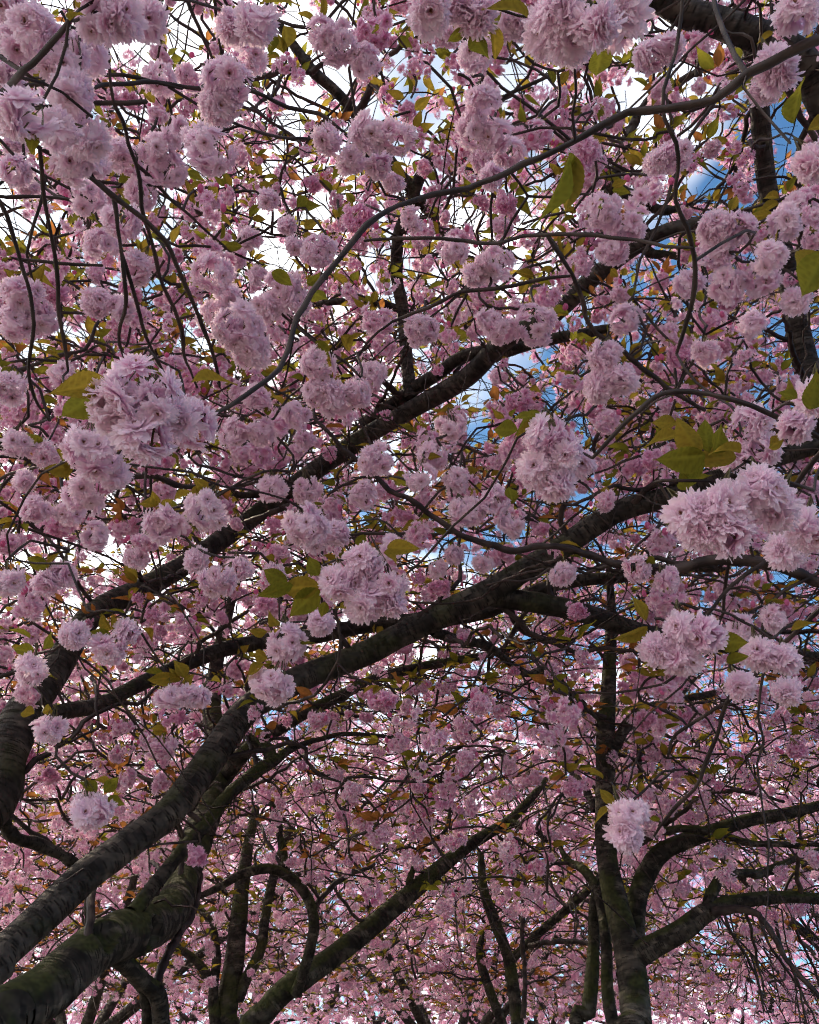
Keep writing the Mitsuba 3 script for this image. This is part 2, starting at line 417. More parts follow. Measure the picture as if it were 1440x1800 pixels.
limb(LEFT, 'limb', [(20, 1300, 3.45, 40), (95, 1256, 3.62, 33), (175, 1238, 3.85, 31), (245, 1203, 4.05, 30), (330, 1165, 4.2, 30), (400, 1140, 4.3, 31), (465, 1128, 4.35, 31), (550, 1118, 4.4, 31), (650, 1098, 4.45, 30), (720, 1091, 4.45, 29),
                    (785, 1089, 4.45, 27), (860, 1074, 4.4, 27), (920, 1048, 4.4, 27), (970, 1030, 4.4, 26), (1030, 1019, 4.4, 25), (1100, 1014, 4.4, 22), (1180, 1000, 4.5, 16), (1280, 1000, 4.6, 9)], True)
limb(LEFT, 'limb', [(855, 1046, 3.44, 40), (900, 1053, 3.45, 42), (970, 1064, 3.5, 41), (1050, 1085, 3.6, 38), (1120, 1108, 3.7, 34), (1200, 1125, 3.85, 28), (1300, 1140, 4.0, 25), (1400, 1154, 4.1, 22), (1520, 1150, 4.3, 16)], True)
limb(LEFT, 'limb', [(640, 745, 4.9, 30), (675, 722, 4.85, 30), (715, 692, 4.8, 28), (770, 656, 4.7, 27), (810, 628, 4.6, 25), (850, 616, 4.55, 22)], True)
limb(LEFT, 'limb', [(870, 625, 4.5, 26), (930, 606, 4.55, 22), (990, 592, 4.6, 20), (1042, 583, 4.7, 18), (1100, 570, 4.8, 12)], True)
limb(LEFT, 'limb', [(722, 700, 4.75, 26), (714, 620, 4.9, 25), (708, 545, 5.0, 25), (697, 480, 5.0, 24), (702, 410, 5.0, 25), (728, 345, 5.0, 26), (700, 306, 5.0, 27), (665, 255, 5.0, 24), (625, 200, 5.0, 22), (590, 160, 5.0, 21), (550, 125, 5.0, 20), (520, 85, 5.05, 17), (490, 40, 5.1, 12), (450, -30, 5.2, 8)], True)
limb(LEFT, 'limb', [(725, 345, 5.0, 24), (750, 290, 5.0, 20), (790, 245, 5.05, 18), (830, 190, 5.1, 15), (850, 120, 5.15, 13), (858, 40, 5.2, 9)])
limb(LEFT, 'limb', [(718, 335, 5.0, 22), (755, 372, 5.0, 18), (785, 416, 5.05, 14), (800, 470, 5.1, 9)])
limb(LEFT, 'branch', [(550, 125, 5.0, 14), (500, 122, 4.95, 12), (450, 136, 4.9, 9), (400, 150, 4.9, 6)])
limb(LEFT, 'branch', [(548, 127, 4.9, 10), (590, 95, 4.8, 9), (630, 55, 4.7, 8), (680, 30, 4.7, 6)])
limb(LEFT, 'branch', [(625, 200, 5.0, 12), (640, 180, 4.9, 14), (665, 120, 4.9, 11), (700, 85, 4.9, 9), (740, 60, 4.9, 6)])
limb(LEFT, 'branch', [(708, 545, 5.0, 14), (650, 530, 5.0, 13), (590, 532, 5.0, 11), (530, 540, 5.05, 7)])
limb(LEFT, 'branch', [(712, 690, 4.8, 12), (695, 690, 4.75, 11), (660, 645, 4.7, 9), (640, 620, 4.7, 6)])
limb(LEFT, 'branch', [(1140, 420, 4.3, 22), (1110, 360, 4.35, 12), (1085, 320, 4.4, 17), (1090, 280, 4.45, 17), (1110, 230, 4.5, 15), (1150, 170, 4.6, 13), (1260, 110, 4.7, 12), (1330, 60, 4.8, 8)])
limb(LEFT, 'branch', [(1062, 325, 4.4, 20), (1110, 345, 4.4, 18), (1160, 372, 4.4, 15), (1215, 360, 4.5, 10)])
limb(LEFT, 'branch', [(1120, 430, 4.3, 20), (1150, 445, 4.3, 15), (1185, 448, 4.35, 11), (1230, 470, 4.4, 6)])
limb(LEFT, 'branch', [(480, 890, 4.7, 22), (530, 860, 4.6, 14), (420, 870, 4.6, 12), (400, 830, 4.6, 9), (420, 780, 4.6, 6)])
limb(LEFT, 'branch', [(410, 925, 4.55, 10), (470, 905, 4.45, 11), (520, 885, 4.4, 8), (560, 880, 4.4, 5)])
limb(LEFT, 'branch', [(0.0 - 80, 1380, 3.3, 30), (0, 1425, 3.4, 25), (20, 1462, 3.45, 24), (60, 1482, 3.5, 22), (100, 1500, 3.55, 21), (135, 1520, 3.6, 18), (160, 1560, 3.7, 13), (156, 1620, 3.8, 12), (150, 1660, 3.9, 8)])
limb(LEFT, 'branch', [(760, 1110, 3.45, 18), (820, 1125, 3.6, 17), (860, 1135, 3.7, 15), (920, 1180, 3.9, 12), (970, 1182, 4.0, 11), (1030, 1245, 4.2, 8), (1060, 1270, 4.3, 5)])
limb(LEFT, 'branch', [(905, 1040, 4.4, 14), (900, 1080, 4.5, 12), (930, 1115, 4.6, 10), (1000, 1130, 4.8, 7)])
limb(LEFT, 'branch', [(590, 1075, 2.6, 5), (596, 1110, 2.6, 5), (599, 1145, 2.6, 5), (588, 1175, 2.6, 5), (570, 1205, 2.65, 5), (535, 1230, 2.8, 6), (480, 1248, 3.1, 7)])
limb(LEFT, 'branch', [(215, 1090, 3.2, 4), (235, 1045, 3.2, 5), (265, 1022, 3.3, 5), (300, 1012, 3.6, 5), (330, 998, 4.2, 6)])
limb(LEFT, 'branch', [(173, 1280, 3.2, 5), (172, 1250, 3.2, 6), (171, 1215, 3.3, 6), (165, 1190, 3.6, 6)])
limb(LEFT, 'branch', [(860, 1038, 3.35, 5), (890, 1020, 3.2, 5), (930, 1000, 3.0, 5), (975, 985, 2.7, 5), (985, 978, 2.3, 6)])
limb(LEFT, 'branch', [(720, 1057, 3.3, 4), (780, 1060, 3.2, 4), (840, 1052, 3.1, 4), (868, 1030, 3.0, 5), (905, 1012, 2.8, 5), (960, 998, 2.6, 4)])
# --- the mossy leaning trunk
s = limb(MOSSY, 'trunk', [(-2.55, 2.9, -.1, .42, 'm'), (-2.4, 2.8, .5, .34, 'm'), (-2.0, 2.55, 1.15, .3, 'm'), (-40, 1830, 2.8, 110), (0, 1790, 2.85, 106), (75, 1745, 2.95, 100), (140, 1685, 3.1, 100), (200, 1648, 3.3, 98), (255, 1630, 3.6, 92), (302, 1595, 3.9, 78), (322, 1545, 4.15, 64),
                          (341, 1490, 4.4, 60), (365, 1425, 4.7, 55), (384, 1360, 5.0, 46), (378, 1300, 5.3, 41), (372, 1235, 5.6, 36), (380, 1170, 5.8, 28), (400, 1080, 6.0, 18), (430, 980, 6.2, 10)], True, rough=.16, flare=.4, dents=[(192, 1640, 3.1, .05, .035), (252, 1640, 3.45, .055, .04)])
limb(MOSSY, 'limb', [(225, 1612, 3.35, 40), (240, 1597, 3.4, 30), (300, 1520, 3.5, 28), (360, 1450, 3.65, 27), (402, 1398, 3.8, 26), (450, 1357, 3.95, 25), (482, 1338, 4.0, 20), (510, 1318, 4.1, 13), (560, 1300, 4.3, 9), (620, 1290, 4.6, 7), (720, 1300, 5.0, 5)], True, rough=.14)
limb(MOSSY, 'branch', [(480, 1340, 4.0, 24), (470, 1315, 4.05, 23), (452, 1300, 4.1, 20), (425, 1285, 4.2, 15), (400, 1265, 4.3, 9)])
limb(MOSSY, 'limb', [(395, 1368, 4.95, 32), (425, 1328, 4.8, 31), (455, 1303, 4.75, 30), (500, 1274, 4.75, 27), (550, 1246, 4.8, 24), (600, 1222, 4.9, 20), (655, 1195, 5.0, 18), (720, 1177, 5.1, 18), (790, 1163, 5.2, 16), (860, 1150, 5.3, 12), (950, 1120, 5.5, 7)], True)
limb(MOSSY, 'limb', [(190, 1668, 3.3, 44), (225, 1697, 3.4, 34), (255, 1728, 3.5, 30), (276, 1748, 3.55, 34), (284, 1800, 3.6, 32), (288, 1870, 3.65, 30)], True, rough=.16)
limb(MOSSY, 'branch', [(225, 1700, 3.45, 30), (248, 1735, 3.55, 22), (256, 1790, 3.65, 20), (258, 1860, 3.7, 18)])
limb(MOSSY, 'branch', [(277, 1745, 3.6, 14), (285, 1700, 3.7, 15), (310, 1655, 3.85, 15), (330, 1620, 4.0, 15), (346, 1585, 4.1, 12), (352, 1540, 4.2, 8)])
limb(MOSSY, 'branch', [(150, 1660, 3.05, 14), (157, 1620, 3.1, 15), (160, 1570, 3.2, 13), (165, 1530, 3.4, 8)])
# --- the overhead tree at upper right
limb(OVER, 'trunk', [(2.75, 3.5, -.1, .36, 'm'), (2.7, 3.5, .6, .28, 'm'), (2.55, 3.5, 1.8, .25, 'm'), (1490, 860, 4.2, 58), (1440, 720, 4.3, 50), (1412, 622, 4.4, 46), (1400, 565, 4.45, 43), (1385, 480, 4.5, 40), (1362, 390, 4.5, 38), (1348, 320, 4.5, 37), (1340, 250, 4.5, 36), (1334, 175, 4.5, 36), (1324, 100, 4.5, 36), (1305, 40, 4.5, 30), (1290, -40, 4.5, 20)], True, flare=.4)
limb(OVER, 'limb', [(1450, 760, 4.1, 40), (1490, 480, 3.8, 50), (1485, 300, 3.6, 54), (1450, 190, 3.5, 58), (1412, 112, 3.45, 64), (1350, 72, 3.4, 62), (1270, 42, 3.4, 58), (1205, 22, 3.4, 54), (1150, -10, 3.4, 48), (1080, -70, 3.45, 40)], True)
limb(OVER, 'limb', [(1500, 40, 1.35, 20.8), (1440, 72, 1.32, 17.6), (1380, 102, 1.3, 16.8), (1315, 134, 1.28, 16.0), (1250, 176, 1.26, 15.2), (1170, 190, 1.25, 13.6), (1100, 200, 1.24, 12.8), (1050, 223, 1.22, 12.0), (1000, 252, 1.2, 11.2), (920, 291, 1.18, 10.4), (820, 330, 1.15, 9.6), (760, 341, 1.13, 9.6), (700, 360, 1.1, 9.6), (640, 400, 1.06, 9.6), (590, 456, 1.03, 9.6),
                    (548, 515, 1.0, 10.4), (512, 588, .97, 9.6), (470, 660, .93, 8.8), (430, 698, .9, 8.0), (375, 725, .88, 6.4), (335, 728, .86, 4.8)], True, rough=.16)
limb(OVER, 'branch', [(1245, -40, 1.5, 9), (1255, 0, 1.45, 9), (1275, 57, 1.38, 9), (1295, 95, 1.32, 9), (1316, 132, 1.28, 10)])
limb(OVER, 'branch', [(1202, -30, 1.4, 6), (1200, 0, 1.4, 6), (1192, 65, 1.38, 6), (1178, 115, 1.36, 6), (1163, 155, 1.34, 7), (1167, 205, 1.33, 7), (1184, 250, 1.33, 7), (1190, 300, 1.34, 8), (1189, 350, 1.35, 8), (1209, 400, 1.36, 8), (1219, 450, 1.38, 9), (1220, 525, 1.4, 9), (1206, 570, 1.42, 8), (1190, 620, 1.45, 5)])
limb(OVER, 'branch', [(1000, 75, 1.05, 4), (1006, 90, 1.08, 5), (1012, 165, 1.12, 5), (1007, 200, 1.15, 5), (1012, 245, 1.2, 6)])
limb(OVER, 'branch', [(640, 423, 1.7, 5), (720, 416, 1.65, 6), (820, 421, 1.6, 6), (870, 425, 1.55, 6), (920, 415, 1.5, 6), (960, 411, 1.48, 6), (1030, 412, 1.45, 7), (1120, 420, 1.42, 6), (1170, 432, 1.39, 6), (1217, 434, 1.37, 5)])
limb(OVER, 'branch', [(690, 565, 1.9, 5), (740, 548, 1.85, 6), (785, 527, 1.8, 6), (810, 514, 1.78, 6), (870, 507, 1.75, 6), (945, 492, 1.72, 7), (1000, 485, 1.7, 5)])
limb(OVER, 'branch', [(960, 411, 1.7, 6), (985, 450, 1.7, 7), (1005, 482, 1.7, 7), (1026, 525, 1.72, 8), (1036, 570, 1.75, 9), (1062, 595, 1.78, 9), (1085, 605, 1.8, 9), (1120, 640, 1.85, 9), (1150, 662, 1.9, 9), (1185, 690, 1.95, 8), (1240, 720, 2.0, 6)])
limb(OVER, 'branch', [(1480, 800, 1.2, 10), (1440, 768, 1.17, 9), (1395, 745, 1.15, 9), (1320, 711, 1.13, 9), (1245, 692, 1.12, 9), (1190, 688, 1.12, 9), (1152, 697, 1.11, 9), (1125, 722, 1.1, 8), (1090, 755, 1.1, 7), (1042, 802, 1.1, 6)])
limb(OVER, 'branch', [(1520, 1060, 2.4, 22), (1440, 1026, 2.35, 21), (1390, 1005, 2.3, 20), (1340, 990, 2.3, 21), (1260, 985, 2.3, 22), (1195, 1000, 2.3, 20), (1145, 1000, 2.3, 17), (1085, 988, 2.25, 15), (1045, 980, 2.25, 13), (960, 964, 2.2, 12), (895, 966, 2.2, 11), (820, 945, 2.2, 10), (770, 915, 2.2, 10), (720, 880, 2.2, 9), (650, 832, 2.2, 8), (600, 788, 2.2, 7), (550, 735, 2.2, 6)], True)
limb(OVER, 'branch', [(1240, 1085, 2.2, 5), (1250, 1072, 2.2, 6), (1278, 1035, 2.22, 6), (1320, 1002, 2.25, 7), (1352, 978, 2.28, 7), (1375, 950, 2.3, 5)])
limb(OVER, 'branch', [(1150, 1470, 1.6, 4), (1185, 1425, 1.55, 6), (1222, 1385, 1.5, 6), (1246, 1330, 1.48, 7), (1268, 1275, 1.45, 7), (1280, 1235, 1.42, 7), (1318, 1200, 1.38, 8), (1380, 1130, 1.33, 8), (1440, 1075, 1.3, 9), (1500, 1020, 1.28, 9)])
limb(OVER, 'branch', [(1175, 1330, 1.7, 4), (1183, 1300, 1.62, 5), (1230, 1265, 1.55, 6), (1268, 1240, 1.47, 6), (1278, 1237, 1.43, 6)])
limb(OVER, 'branch', [(1385, 870, 1.6, 6), (1405, 845, 1.58, 8), (1440, 800, 1.55, 9), (1500, 740, 1.5, 9)])
# --- the right upright tree
limb(RIGHT_T, 'trunk', [(1.42, 4.0, -.1, .30, 'm'), (1.38, 4.05, .5, .24, 'm'), (1124, 1850, 4.35, 64), (1120, 1800, 4.4, 62), (1110, 1700, 4.5, 58), (1094, 1630, 4.57, 51), (1080, 1575, 4.62, 46), (1066, 1500, 4.7, 40), (1064, 1425, 4.8, 38), (1065, 1350, 4.9, 38), (1065, 1290, 5.0, 37), (1069, 1225, 5.1, 31), (1072, 1160, 5.2, 25), (1075, 1080, 5.3, 18), (1070, 990, 5.4, 10)], True, flare=.35)
limb(RIGHT_T, 'limb', [(1.3, 4.25, .05, .16, 'm'), (1028, 1850, 4.75, 30), (1035, 1780, 4.8, 29), (1040, 1725, 4.85, 27), (1044, 1660, 4.9, 24), (1045, 1600, 4.95, 22), (1050, 1560, 5.0, 18)], True)
limb(RIGHT_T, 'limb', [(1080, 1815, 4.7, 26), (1068, 1740, 4.75, 24), (1066, 1660, 4.8, 22), (1058, 1595, 4.9, 20), (1048, 1560, 4.95, 18), (1024, 1527, 5.05, 16), (1000, 1515, 5.15, 13), (985, 1490, 5.25, 8)], True)
limb(RIGHT_T, 'limb', [(1100, 1720, 4.6, 38), (1116, 1650, 4.7, 38), (1118, 1590, 4.75, 38), (1135, 1540, 4.8, 38), (1158, 1503, 4.8, 35), (1200, 1480, 4.8, 31), (1268, 1457, 4.8, 28), (1320, 1441, 4.85, 24), (1380, 1431, 4.9, 20), (1440, 1416, 5.0, 16), (1520, 1390, 5.2, 10)], True)
limb(RIGHT_T, 'limb', [(1108, 1690, 4.5, 44), (1140, 1668, 4.5, 43), (1195, 1638, 4.5, 40), (1245, 1602, 4.55, 35), (1295, 1586, 4.6, 28), (1370, 1577, 4.7, 23), (1440, 1580, 4.8, 18), (1520, 1590, 5.0, 12)], True)
limb(RIGHT_T, 'branch', [(1245, 1598, 4.55, 22), (1258, 1560, 4.6, 18), (1278, 1540, 4.65, 16), (1345, 1532, 4.8, 14), (1400, 1510, 4.9, 11), (1450, 1490, 5.0, 8)])
limb(RIGHT_T, 'branch', [(1255, 1605, 4.5, 16), (1310, 1600, 4.45, 12), (1345, 1620, 4.4, 10), (1380, 1680, 4.4, 9), (1420, 1730, 4.4, 8), (1470, 1790, 4.4, 6)])
limb(RIGHT_T, 'branch', [(1078, 1325, 4.95, 22), (1092, 1292, 5.0, 20), (1110, 1265, 5.1, 20), (1135, 1250, 5.2, 18), (1170, 1236, 5.3, 15), (1265, 1216, 5.6, 11), (1330, 1190, 5.8, 8)])
limb(RIGHT_T, 'branch', [(1048, 1425, 4.85, 13), (1020, 1375, 4.95, 12), (990, 1340, 5.05, 12), (970, 1300, 5.15, 11), (958, 1272, 5.2, 8)])
limb(RIGHT_T, 'branch', [(1065, 1262, 5.0, 9), (1040, 1250, 5.0, 9), (1000, 1225, 5.05, 9), (965, 1190, 5.1, 7)])
limb(RIGHT_T, 'branch', [(1122, 1402, 4.9, 11), (1124, 1350, 4.9, 10), (1125, 1300, 4.9, 10), (1150, 1262, 4.95, 9), (1190, 1230, 5.0, 8), (1220, 1195, 5.1, 5)])
limb(RIGHT_T, 'branch', [(1120, 1490, 4.8, 9), (1180, 1445, 4.7, 9), (1240, 1400, 4.6, 8), (1300, 1390, 4.5, 7), (1380, 1410, 4.5, 5)])
limb(RIGHT_T, 'branch', [(1130, 1470, 4.9, 15), (1200, 1460, 4.6, 13), (1260, 1470, 4.6, 12), (1340, 1485, 4.6, 10), (1440, 1485, 4.7, 7)])
# --- the forked tree at the bottom centre
limb(FORKED, 'trunk', [(-.95, 5.15, -.1, .27, 'm'), (-.95, 5.1, .6, .23, 'm'), (430, 1840, 5.4, 48), (465, 1780, 5.4, 46), (500, 1742, 5.4, 45), (550, 1708, 5.45, 43), (640, 1640, 5.6, 39), (720, 1572, 5.8, 34), (795, 1508, 6.0, 26), (845, 1473, 6.1, 22), (895, 1443, 6.25, 18), (935, 1402, 6.4, 14), (960, 1370, 6.6, 9)], True)
limb(FORKED, 'limb', [(520, 1748, 5.35, 24), (533, 1710, 5.3, 20), (545, 1670, 5.28, 19), (552, 1625, 5.25, 19), (544, 1585, 5.25, 18), (522, 1552, 5.25, 18), (492, 1532, 5.25, 17), (465, 1527, 5.25, 17), (425, 1537, 5.25, 16), (385, 1560, 5.25, 13), (350, 1576, 5.2, 10)], True)
limb(FORKED, 'branch', [(505, 1545, 5.25, 14), (498, 1500, 5.3, 13), (488, 1440, 5.4, 12), (470, 1400, 5.5, 8)])
limb(FORKED, 'branch', [(895, 1445, 6.2, 13), (945, 1462, 6.1, 12), (962, 1480, 6.1, 8)])
limb(FORKED, 'branch', [(548, 1600, 5.25, 10), (600, 1545, 5.4, 9), (660, 1520, 5.6, 6)])
limb(FORKED, 'branch', [(720, 1565, 5.8, 12), (725, 1530, 5.8, 10), (740, 1490, 5.8, 8), (785, 1455, 5.85, 6), (790, 1400, 5.9, 4)])
# --- slender grey tree behind
limb(GREY, 'trunk', [(-1.75, 6.3, -.1, .3, 'm'), (388, 1850, 6.9, 50), (395, 1790, 6.95, 46), (410, 1700, 7.0, 39), (419, 1620, 7.1, 34), (425, 1560, 7.2, 29), (436, 1490, 7.3, 22), (450, 1420, 7.5, 14)], True)
limb(GREY, 'limb', [(418, 1760, 6.95, 22), (432, 1722, 6.95, 20), (458, 1670, 7.0, 18), (466, 1615, 7.1, 17), (480, 1545, 7.2, 16), (500, 1482, 7.3, 14), (516, 1448, 7.4, 10)], True)
limb(GREY, 'limb', [(380, 1810, 6.9, 24), (375, 1745, 6.9, 18), (381, 1680, 6.95, 15), (372, 1625, 7.0, 13), (350, 1595, 7.1, 11), (330, 1560, 7.2, 8)])
limb(GREY, 'branch', [(374, 1730, 6.9, 17), (350, 1695, 6.9, 15), (322, 1672, 6.9, 12), (300, 1665, 6.9, 8)])
# --- slim V-forked tree
limb(SLIM, 'trunk', [(.95, 6.9, -.1, .2, 'm'), (914, 1850, 7.4, 26), (910, 1800, 7.4, 25), (897, 1700, 7.5, 23), (884, 1655, 7.5, 21), (870, 1620, 7.55, 20), (850, 1562, 7.6, 17), (845, 1500, 7.7, 11)], True)
limb(SLIM, 'limb', [(896, 1692, 7.5, 15), (930, 1657, 7.45, 14), (970, 1621, 7.4, 14), (1026, 1573, 7.3, 13), (1060, 1540, 7.3, 9)], True)
limb(SLIM, 'limb', [(895, 1840, 7.6, 18), (880, 1792, 7.65, 17), (860, 1738, 7.7, 16), (843, 1680, 7.8, 13), (850, 1640, 7.9, 8)])
limb(SLIM, 'branch', [(920, 1790, 7.3, 9), (922, 1720, 7.3, 8), (918, 1640, 7.3, 8), (922, 1560, 7.3, 7), (925, 1500, 7.3, 5)])
limb(SLIM, 'branch', [(930, 1662, 7.4, 9), (990, 1655, 7.2, 8), (1045, 1660, 7.1, 8)])
# --- the near tree overhead on the left: its trunk stands behind the viewer
limb(NEAR, 'trunk', [(-2.4, -1.1, -.1, .34, 'm'), (-2.35, -1.0, .6, .27, 'm'), (-2.2, -.7, 1.5, .24, 'm'), (-1.9, -.2, 2.3, .18, 'm'), (-1.55, .25, 2.75, .12, 'm'), (-1.2, .5, 2.9, .07, 'm'), (-60, 190, 1.25, 16)], flare=.4)
limb(NEAR, 'limb', [(-2.1, -.5, 1.8, .14, 'm'), (-1.2, -.3, 2.8, .1, 'm'), (-.3, 0, 3.2, .07, 'm'), (.4, .2, 3.3, .05, 'm'), (.9, .3, 3.2, .03, 'm')])
limb(NEAR, 'limb', [(-2.2, -.7, 1.5, .14, 'm'), (-1.6, -1.6, 2.6, .1, 'm'), (-.6, -2.6, 3.5, .07, 'm'), (.8, -3.4, 4.2, .03, 'm')])
limb(NEAR, 'limb', [(-2.2, -.7, 1.5, .14, 'm'), (-3.0, -.6, 2.6, .1, 'm'), (-4.2, -.6, 3.6, .07, 'm'), (-5.6, -1.0, 4.4, .03, 'm')])
limb(NEAR, 'branch', [(-60, 190, 1.25, 13), (0, 163, 1.2, 11), (35, 137, 1.15, 11), (60, 115, 1.12, 10), (82, 92, 1.1, 10), (105, 62, 1.08, 9), (124, 38, 1.06, 8)])
limb(NEAR, 'branch', [(-50, 60, 1.4, 8), (0, 98, 1.35, 8), (35, 122, 1.3, 8), (62, 142, 1.3, 6)])
limb(NEAR, 'branch', [(-40, 145, 1.5, 8), (20, 148, 1.5, 8), (60, 145, 1.5, 7), (115, 140, 1.5, 7), (160, 132, 1.5, 7), (215, 131, 1.5, 6), (270, 144, 1.5, 6), (320, 155, 1.5, 4)])
limb(NEAR, 'branch', [(60, 190, 1.4, 8), (95, 186, 1.4, 9), (140, 180, 1.4, 9), (190, 183, 1.4, 9), (258, 179, 1.4, 7)])
limb(NEAR, 'branch', [(143, 178, 1.4, 6), (150, 165, 1.42, 7), (175, 153, 1.45, 7), (215, 148, 1.47, 7), (275, 146, 1.5, 7), (350, 157, 1.52, 7), (425, 155, 1.55, 7), (470, 170, 1.57, 7), (505, 188, 1.6, 7), (560, 200, 1.6, 6), (600, 230, 1.62, 5), (640, 270, 1.65, 5), (668, 312, 1.68, 4)])
limb(NEAR, 'branch', [(296, 152, 1.52, 5), (340, 178, 1.55, 5), (380, 200, 1.6, 5), (440, 225, 1.65, 5), (490, 240, 1.7, 5), (545, 243, 1.75, 4)])
limb(NEAR, 'branch', [(200, 183, 1.4, 7), (215, 210, 1.42, 7), (225, 250, 1.45, 7), (240, 290, 1.47, 7), (247, 340, 1.5, 7), (252, 385, 1.52, 7), (272, 450, 1.55, 7), (285, 500, 1.58, 7), (305, 535, 1.6, 7), (318, 580, 1.62, 7), (320, 620, 1.65, 5), (345, 680, 1.7, 4)])
limb(NEAR, 'branch', [(-40, 190, 1.3, 11), (30, 230, 1.3, 10), (75, 262, 1.3, 9), (120, 285, 1.32, 9), (155, 308, 1.34, 9), (200, 345, 1.36, 9), (250, 385, 1.38, 9), (290, 425, 1.4, 9), (308, 460, 1.42, 8), (330, 510, 1.45, 8), (350, 555, 1.48, 7), (375, 620, 1.5, 6), (385, 680, 1.55, 4)])
limb(NEAR, 'branch', [(70, 258, 1.3, 8), (73, 300, 1.32, 7), (77, 355, 1.34, 7), (90, 420, 1.36, 7), (97, 480, 1.38, 7), (100, 535, 1.4, 7), (112, 600, 1.42, 7), (118, 650, 1.45, 5)])
limb(NEAR, 'branch', [(-30, 320, 1.5, 7), (0, 355, 1.5, 7), (18, 410, 1.5, 7), (38, 475, 1.5, 7), (52, 520, 1.5, 7), (56, 570, 1.5, 7), (52, 620, 1.52, 6), (50, 660, 1.54, 6), (60, 700, 1.56, 5), (85, 740, 1.6, 4)])
limb(NEAR, 'branch', [(36, 456, 1.5, 5), (70, 458, 1.5, 6), (110, 462, 1.5, 6), (180, 466, 1.5, 5)])
limb(NEAR, 'branch', [(-20, 225, 1.7, 6), (8, 255, 1.7, 6), (30, 278, 1.7, 6), (70, 305, 1.7, 5), (110, 325, 1.7, 5), (170, 360, 1.75, 5)])
limb(NEAR, 'branch', [(-20, 341, 1.9, 6), (10, 347, 1.9, 6), (60, 346, 1.9, 6), (100, 352, 1.9, 5), (140, 360, 1.9, 4)])
limb(NEAR, 'branch', [(200, 345, 1.5, 8), (207, 400, 1.5, 7), (212, 450, 1.5, 7), (217, 505, 1.5, 7), (220, 540, 1.52, 6), (207, 590, 1.55, 6), (220, 640, 1.6, 5)])
limb(NEAR, 'branch', [(212, 440, 1.5, 7), (230, 500, 1.52, 7), (245, 555, 1.55, 7), (255, 590, 1.58, 6), (275, 635, 1.62, 6), (290, 660, 1.66, 4)])
limb(NEAR, 'branch', [(320, -40, 1.9, 7), (327, 0, 1.9, 7), (340, 35, 1.9, 6), (352, 65, 1.92, 6), (365, 95, 1.95, 5), (380, 120, 2.0, 4)])
limb(NEAR, 'branch', [(-40, 672, 2.2, 8), (0, 658, 2.2, 8), (60, 645, 2.2, 8), (120, 625, 2.2, 7), (150, 615, 2.2, 6), (170, 575, 2.2, 5), (188, 555, 2.25, 4)])
limb(NEAR, 'branch', [(175, 235, 1.9, 5), (205, 255, 1.9, 6), (235, 285, 1.9, 6), (270, 315, 1.95, 6), (300, 350, 2.0, 6), (340, 385, 2.0, 5), (400, 440, 2.1, 4)])
limb(NEAR, 'branch', [(225, 838, 2.4, 10), (260, 835, 2.4, 11), (300, 845, 2.4, 10), (335, 852, 2.45, 9), (380, 848, 2.5, 6)])
limb(NEAR, 'branch', [(805, 130, 1.9, 5), (825, 140, 1.9, 5), (845, 185, 1.9, 5), (858, 235, 1.9, 6), (880, 280, 1.92, 5), (905, 310, 1.95, 5), (930, 345, 2.0, 4)])
limb(NEAR, 'branch', [(885, 60, 2.0, 5), (905, 78, 2.0, 5), (940, 112, 2.0, 5), (980, 125, 2.0, 4)])


# --- distant trees
def far_tree(key, x, y, h, lean, seed):
    rg = np.random.default_rng(seed)
    top = limb(key, 'trunk', [(x, y, -.1, .3, 'm'), (x + lean * .2, y, .8, .22, 'm'), (x + lean * .5, y + .1, 1.7, .19, 'm')], flare=.3)
    for k in range(6):
        a = k * 1.05 + rg.uniform(-.4, .4)
        ln = rg.uniform(1.6, 2.6)
        p0, dx, dy = top[-1, :3] - [0, 0, rg.uniform(0, .5)], math.cos(a), math.sin(a)
        limb(key, 'limb', [(*p0, .13, 'm'), (*(p0 + [dx * ln * .35, dy * ln * .35, .7]), .1, 'm'), (*(p0 + [dx * ln * .75, dy * ln * .75, 1.5]), .07, 'm'), (*(p0 + [dx * ln * 1.2, dy * ln * 1.2, h - 1.9]), .03, 'm')])


far_tree(BACK_L, -3.4, 9.2, 4.6, .3, 1)
far_tree(BACK_R, 4.6, 8.6, 4.6, .5, 2)
far_tree(BACK_C, 0.7, 11.5, 4.8, -.4, 3)

# drooping twigs in the lower right corner, forking as they fall
rg = np.random.default_rng(4)
for k in range(15):
    x0, y0 = 1255 + 14 * k + rg.uniform(-8, 8), 1606 - 1.2 * k + rg.uniform(-10, 10)
    dx, dy = rg.uniform(25, 120), rg.uniform(120, 240)
    d = rg.uniform(5.0, 7.5)
    bow = rg.uniform(.45, .75)
    w0 = rg.choice([3, 3.5, 4, 6])
    s = limb(BACK_R, 'branch', [(x0, y0, d, w0), (x0 + dx * .2, y0 + dy * .25, d, w0 * .9), (x0 + dx * bow, y0 + dy * .6, d + .1, w0 * .75), (x0 + dx, y0 + dy, d + .1, w0 * .5)])
    for q in range(3):
        a = s[int(len(s) * rg.uniform(.25, .85)), :3]
        v = np.array([rg.uniform(-.25, .35), rg.uniform(-.2, .2), rg.uniform(-.55, -.1)]) * rg.uniform(.5, 1.1)
        limb(BACK_R, 'branch', [(*a, .006, 'm'), (*(a + v * .5 + [0, 0, .05]), .005, 'm'), (*(a + v), .003, 'm')])

